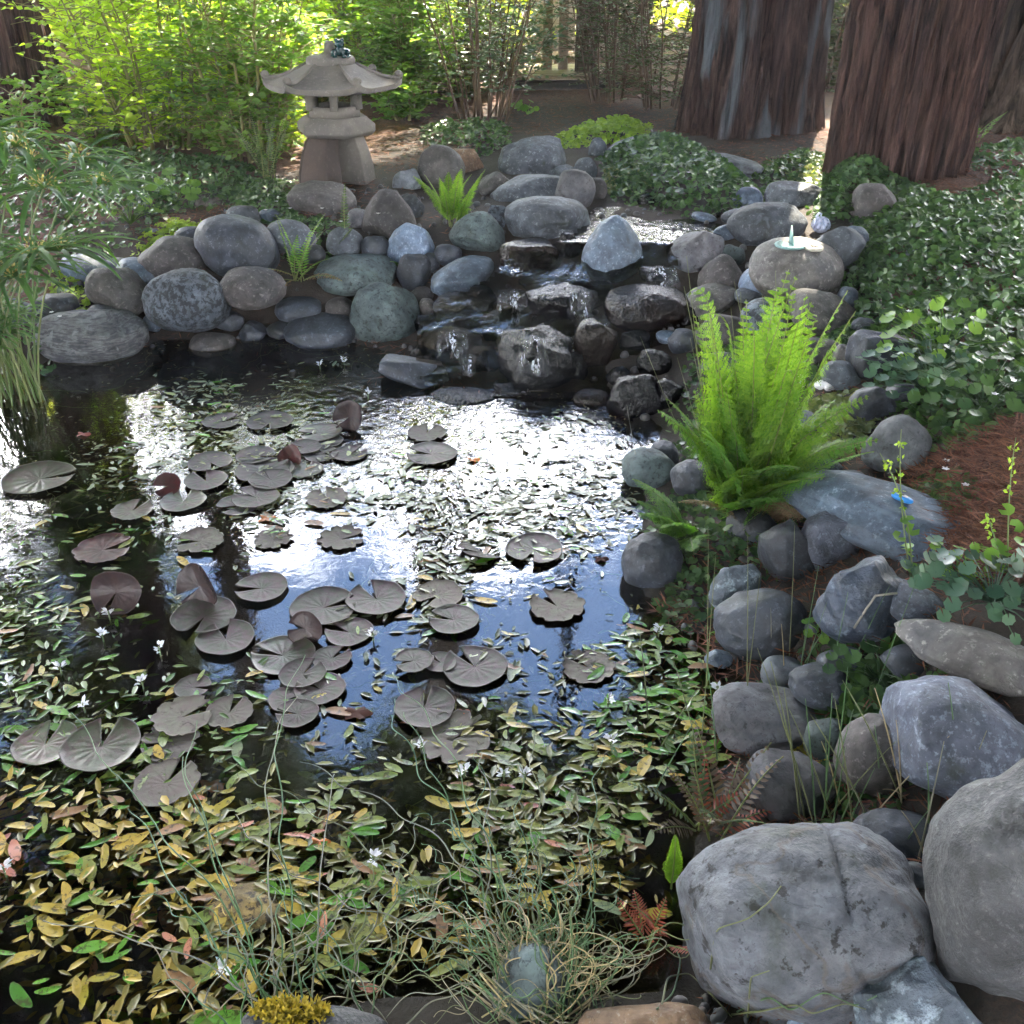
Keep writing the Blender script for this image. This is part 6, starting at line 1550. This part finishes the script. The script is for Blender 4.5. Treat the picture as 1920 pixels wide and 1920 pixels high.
tag(mb.obj('leaf_scraps', M['scrap']), 'broken leaf scraps drifting between the floating leaves', 'debris', kind='stuff')
mb = MB()
for k in range(420):
    p = c[RNG.integers(len(c))]; az = rn(0, 2 * PI); L_ = rn(.06, .3); u = np.linspace(0, 1, 9); bz = np.cumsum(RNG.normal(size=9) * .012)
    V, F = tube(np.column_stack([p[0] + math.cos(az) * L_ * u - math.sin(az) * bz, p[1] + math.sin(az) * L_ * u + math.cos(az) * bz, -.004 - .05 * u * rn(.2, 1)]), .0011, 3, False); mb.add(V, F, rn(0, 1))
tag(mb.obj('water_stems', M['sedge_stem']), 'thin leaf stalks trailing under the water surface', 'stems', kind='stuff')
def fallen(px, py, s, mat, label, z=.006):
    q = at_z(px, py, z); g = np.linspace(0, 2 * PI, 25)[:-1]; rad = s * (.6 + .4 * np.abs(np.cos(g * 2.5))) * RNG.uniform(.85, 1.1, 24)
    V = np.concatenate([[[0, 0, .004]], np.column_stack([rad * np.cos(g), rad * np.sin(g) * .75, .004 * np.sin(g * 3)])]); i = np.arange(1, 25); j = np.where(i == 24, 1, i + 1)
    tag(MB().add(V, np.stack([i * 0, i, j], -1)).obj('fallen_leaf', M[mat], None, tuple(q)), label, 'leaf')
M['orange_leaf'] = leaf_mat('orange_fallen_leaf', (.50, .16, .03), (.58, .24, .05), .3, .4)
fallen(503, 972, .034, 'orange_leaf', 'bright orange brown fallen leaf at the left edge of the blue reflection')
fallen(395, 1474, .032, 'orange_leaf', 'glowing orange leaf just under the water beside the ragged reddish pad', -.012)
fallen(157, 814, .03, 'fern_crimson', 'small red fallen leaf on dark water near the papyrus')
fallen(886, 862, .026, 'orange_leaf', 'rusty fallen leaf at the left edge of the white glare')
fallen(670, 1337, .036, 'litter', 'brown fallen leaf left of the heart-shaped dark pad')
fallen(1128, 1048, .025, 'litter', 'curled brown leaf at the right end of the lower glare')
fallen(600, 1580, .022, 'orange_leaf', 'small orange yellow leaf standing in the lower pond')
fallen(870, 1335, .016, 'fern_crimson', 'tiny red leaf right of the heart-shaped dark pad')

# moss on the flat rock at the bottom edge
n = 700; mp_ = []
for k in range(n):
    q = rn(0, 2 * PI); rr_ = math.sqrt(rn(0, 1)); p, nn = on_top(545 + math.cos(q) * rr_ * 75, 1898 + math.sin(q) * rr_ * 26); mp_.append(p)
mp_ = np.array(mp_); mb = MB(); leaves(mb, mp_, nrm(rdir(n, .2, 1)), rdir(n), RNG.uniform(.008, .018, n), .006, RNG.random(n), simple=True)
tag(mb.obj('moss', M['moss']), 'yellow moss cushion on the flat rock at the bottom edge', 'moss', kind='stuff')

# ------------------------------------------------------------------ rushes
RM = [plain('rush_green', (.075, .16, .055), .45), plain('rush_tan', (.30, .25, .15), .6), plain('rush_grey', (.20, .20, .14), .6), plain('rush_straw', (.42, .34, .17), .6), plain('rush_olive', (.13, .15, .055), .5)]
def curly(t, b0, az, L, rise, amp, wl, mat, rad=.0016, loop=0.):
    n = int(30 + L * 60); s = np.linspace(0, 1, n); d = np.array([math.cos(az), math.sin(az)]); nrm_ = np.array([-d[1], d[0]])
    bend = np.cumsum(np.cumsum(RNG.normal(size=n)) * .0011) * L * .35; k = 2 * PI / wl * L; ph = rn(0, 6); env = np.clip(s * 4, 0, 1)
    x = L * s; y = bend + amp * env * np.sin(k * s + ph) ; z = rise * 4 * s * (1 - s * rn(.75, 1.05)) + amp * .8 * env * np.cos(k * s + ph)
    if loop: x = x * (1 - .7 * loop) + loop * amp * 2.2 * np.cos(k * s + ph + 1); 
    P = np.column_stack([b0[0] + d[0] * x + nrm_[0] * y, b0[1] + d[1] * x + nrm_[1] * y, np.maximum(b0[2] + z, .004)])
    V, F = tube(P, rad * np.linspace(1.15, .55, n), 4, False); MB().add(V, F, rn(0, 1)).obj('stem', RM[mat], t)
b = ground(1015, 1895); b[2] += .01
t = tag(empty('corkscrew_rush', tuple(b)), 'tangle of curly corkscrew rush stems sprawling from the bottom edge over the water', 'rush')
for k in range(95):
    az = R(np.clip(RNG.normal(112, 46), -15, 205)); ln = rn(.10, .42); curly(t, (rn(-.07, .07), rn(-.04, .05), 0), az, ln, rn(.02, .14), rn(.004, .016), rn(.05, .11), int(RNG.choice([0, 0, 0, 0, 2, 2, 1, 4, 4, 4])), rn(.0008, .0015))
for k in range(40): curly(t, (rn(-.08, .12), rn(-.05, .04), 0), R(rn(-10, 190)), rn(.12, .3), rn(.03, .09), rn(.018, .035), rn(.08, .14), int(RNG.choice([0, 1, 2, 3, 4])), rn(.0011, .0017), .8)
for k in range(26): curly(t, (rn(-.05, .05), rn(-.04, .04), 0), R(rn(60, 120)), rn(.08, .2), rn(.05, .12), rn(.003, .01), rn(.06, .1), 3 if rn(0, 1) < .4 else 0, rn(.0013, .002))
for az, ln in ((97, .62), (90, .55), (104, .6), (84, .66), (76, .58), (118, .75), (128, .82), (136, .9), (143, .85), (150, .8), (110, .8)): curly(t, (rn(-.05, .08), 0, 0), R(az), ln, rn(.03, .08), rn(.006, .012), rn(.12, .2), int(RNG.choice([0, 0, 4, 2])), .0017)
b = ground(500, 1925); b[2] = max(b[2], .02)
t = tag(empty('corkscrew_rush', tuple(b)), 'long wiry rush stems trailing across the lower left of the pond', 'rush')
for k in range(34): curly(t, (rn(-.15, .25), rn(-.05, .05), 0), R(rn(20, 165)), rn(.12, .4), rn(.02, .08), rn(.004, .012), rn(.07, .13), int(RNG.choice([0, 0, 2, 2, 1, 4])), rn(.0010, .0016))
for az, ln in ((125, .75), (118, .9), (112, .65), (140, .6), (104, .95), (95, .55), (150, .5), (100, .8)): curly(t, (rn(.0, .15), 0, .0), R(az), ln, rn(.03, .07), rn(.003, .008), rn(.18, .3), int(RNG.choice([0, 2, 0])), .0017)
b = ground(1290, 1840); b[2] += .02
t = tag(empty('corkscrew_rush', tuple(b)), 'loose curly rush stems lying on the front of the huge boulder', 'rush')
def pline(t, b, pts, mat, rad=.0016):
    Q = np.array(pts, float) - b; u = np.linspace(0, 1, 46); kk = np.linspace(0, 1, len(Q))
    P = np.column_stack([np.interp(u, kk, Q[:, i]) for i in range(3)])
    for _ in range(5): P[1:-1] = (P[:-2] + P[2:] + 2 * P[1:-1]) / 4
    V, F = tube(P, rad * np.linspace(1.1, .6, 46), 4, False); MB().add(V, F, rn(0, 1)).obj('stem', RM[mat], t)
for path in ([(1330, 1815), (1340, 1740), (1400, 1722), (1440, 1690), (1462, 1660)], [(1400, 1905), (1405, 1830), (1440, 1818)], [(1380, 1895), (1440, 1865), (1480, 1895), (1540, 1855), (1600, 1885), (1640, 1865)], [(1370, 1900), (1430, 1893), (1490, 1880), (1520, 1900), (1580, 1878), (1620, 1890)],
             [(1240, 1880), (1250, 1830), (1290, 1822), (1330, 1860), (1370, 1905)], [(1230, 1890), (1262, 1860), (1276, 1800), (1262, 1770), (1225, 1780), (1195, 1830)]):
    pline(t, b, [on_top(x, y)[0] + [0, -.006, .006] for x, y in path], int(RNG.choice([2, 4, 0])))
# straight rush blades on the right bank, each from its root to its tip
b = ground(1590, 1520); t = tag(empty('rush_tuft', tuple(b)), 'tuft of crossing green and straw rush blades between the right hand boulders', 'rush')
def blade(t, b, x0, y0, x1, y1, mat, dY=0., sag=.02, rad=.002):
    p = ground(x0, y0); q = at_y(x1, y1, p[1] + dY); mid = (p + q) / 2 + [0, 0, sag]; u = np.linspace(0, 1, 14)[:, None]
    P = (1 - u) ** 2 * p + 2 * u * (1 - u) * mid + u ** 2 * q - b; V, F = tube(P, rad * np.linspace(1.1, .35, 14), 4, False); MB().add(V, F, rn(0, 1)).obj('blade', RM[mat], t)
BL = [(1530, 1560, 1510, 1310, 0), (1540, 1540, 1600, 1330, 0), (1545, 1530, 1560, 1300, 0), (1550, 1535, 1680, 1390, 4), (1560, 1540, 1480, 1330, 4), (1600, 1560, 1565, 1310, 4), (1690, 1500, 1580, 1275, 4), (1690, 1490, 1640, 1290, 3), (1640, 1560, 1520, 1340, 4),
      (1560, 1500, 1590, 1250, 0), (1575, 1510, 1540, 1390, 3), (1735, 1610, 1690, 1520, 1), (1690, 1510, 1680, 1350, 1), (1700, 1500, 1655, 1480, 1), (1720, 1620, 1770, 1390, 2), (1795, 1470, 1778, 1280, 0), (1800, 1500, 1850, 1370, 2), (1650, 1500, 1640, 1360, 0), (1740, 1560, 1738, 1430, 0),
      (1480, 1545, 1700, 1530, 0), (1400, 1575, 1560, 1535, 4), (1530, 1460, 1400, 1420, 0), (1500, 1545, 1470, 1290, 4), (1510, 1540, 1445, 1240, 4), (1680, 1610, 1740, 1520, 0), (1660, 1595, 1730, 1620, 1), (1560, 1560, 1585, 1400, 0), (1570, 1560, 1610, 1460, 0), (1585, 1560, 1640, 1440, 0), (1548, 1520, 1548, 1380, 0), (1735, 1690, 1925, 1555, 4), (1620, 1550, 1780, 1380, 1)]
for q in BL: blade(t, b, *q)
b = ground(1510, 1260); t = tag(empty('rush_tuft', tuple(b)), 'slender upright rush blades in front of the big craggy blue rock', 'rush')
for q in [(1500, 1260, 1535, 1060, 0), (1480, 1230, 1490, 985, 4), (1505, 1250, 1590, 1110, 0), (1510, 1255, 1550, 1130, 0), (1500, 1262, 1512, 1170, 0), (1560, 1260, 1590, 1110, 0), (1600, 1240, 1670, 1095, 0), (1325, 1290, 1328, 990, 4), (1400, 1300, 1402, 1000, 4), (1315, 1390, 1342, 1040, 4), (1395, 1340, 1425, 1080, 4), (1445, 1240, 1445, 1140, 2), (1470, 1280, 1465, 1170, 3), (1640, 1300, 1720, 1085, 0)]: blade(t, b, *q, rad=.0014)
b = ground(1340, 760); t = tag(empty('rush_tuft', tuple(b)), 'tall thin rush stems rising out of the bright fern', 'rush')
for k in range(20): x0 = rn(1310, 1480); blade(t, b, x0, rn(880, 930), x0 + rn(-70, 20) - 10, rn(480, 700), 4, .05, .0, .0018)
blade(t, b, 1270, 800, 1200, 630, 4, 0, 0, .0012); blade(t, b, 1200, 900, 1175, 760, 2, 0, 0, .0009)
b = ground(1290, 1560); t = tag(empty('rush_tuft', tuple(b)), 'few yellow green rush blades rising at the right pond margin', 'rush')
for q in [(1325, 1480, 1262, 1235, 4), (1345, 1430, 1325, 1235, 0), (1530, 1560, 1420, 1215, 4), (1240, 1400, 1310, 1290, 4), (1230, 1480, 1310, 1340, 0), (1215, 1350, 1200, 1190, 4)]: blade(t, b, *q, rad=.0016)
tw = plain('bare_twig', (.30, .28, .24), .7)
p = [on_top(x, y)[0] + [0, 0, .012] for x, y in [(1680, 1120), (1640, 1125), (1622, 1150), (1600, 1185)]]
V, F = tube(np.array(p) - p[0], .003, 5); tag(MB().add(V, F).obj('twig', tw, None, tuple(p[0])), 'bent pale twig lying on the craggy blue rock', 'twig')

# ------------------------------------------------------------------ haze volume added to imitate lens bloom
V, F = box(300, 300, 25, (0, 4, 8.5))
hm, nt, N, Lk, P = mat_new('haze'); N.remove(P); pv = N.new('ShaderNodeVolumePrincipled'); pv.inputs['Color'].default_value = (.9, .93, 1, 1); pv.inputs['Density'].default_value = .0018
Lk.new(pv.outputs[0], N['Material Output'].inputs['Volume'])
tag(MB().add(V, F).obj('haze', hm, smooth=False), 'thin haze volume added to imitate lens bloom', kind='stuff')
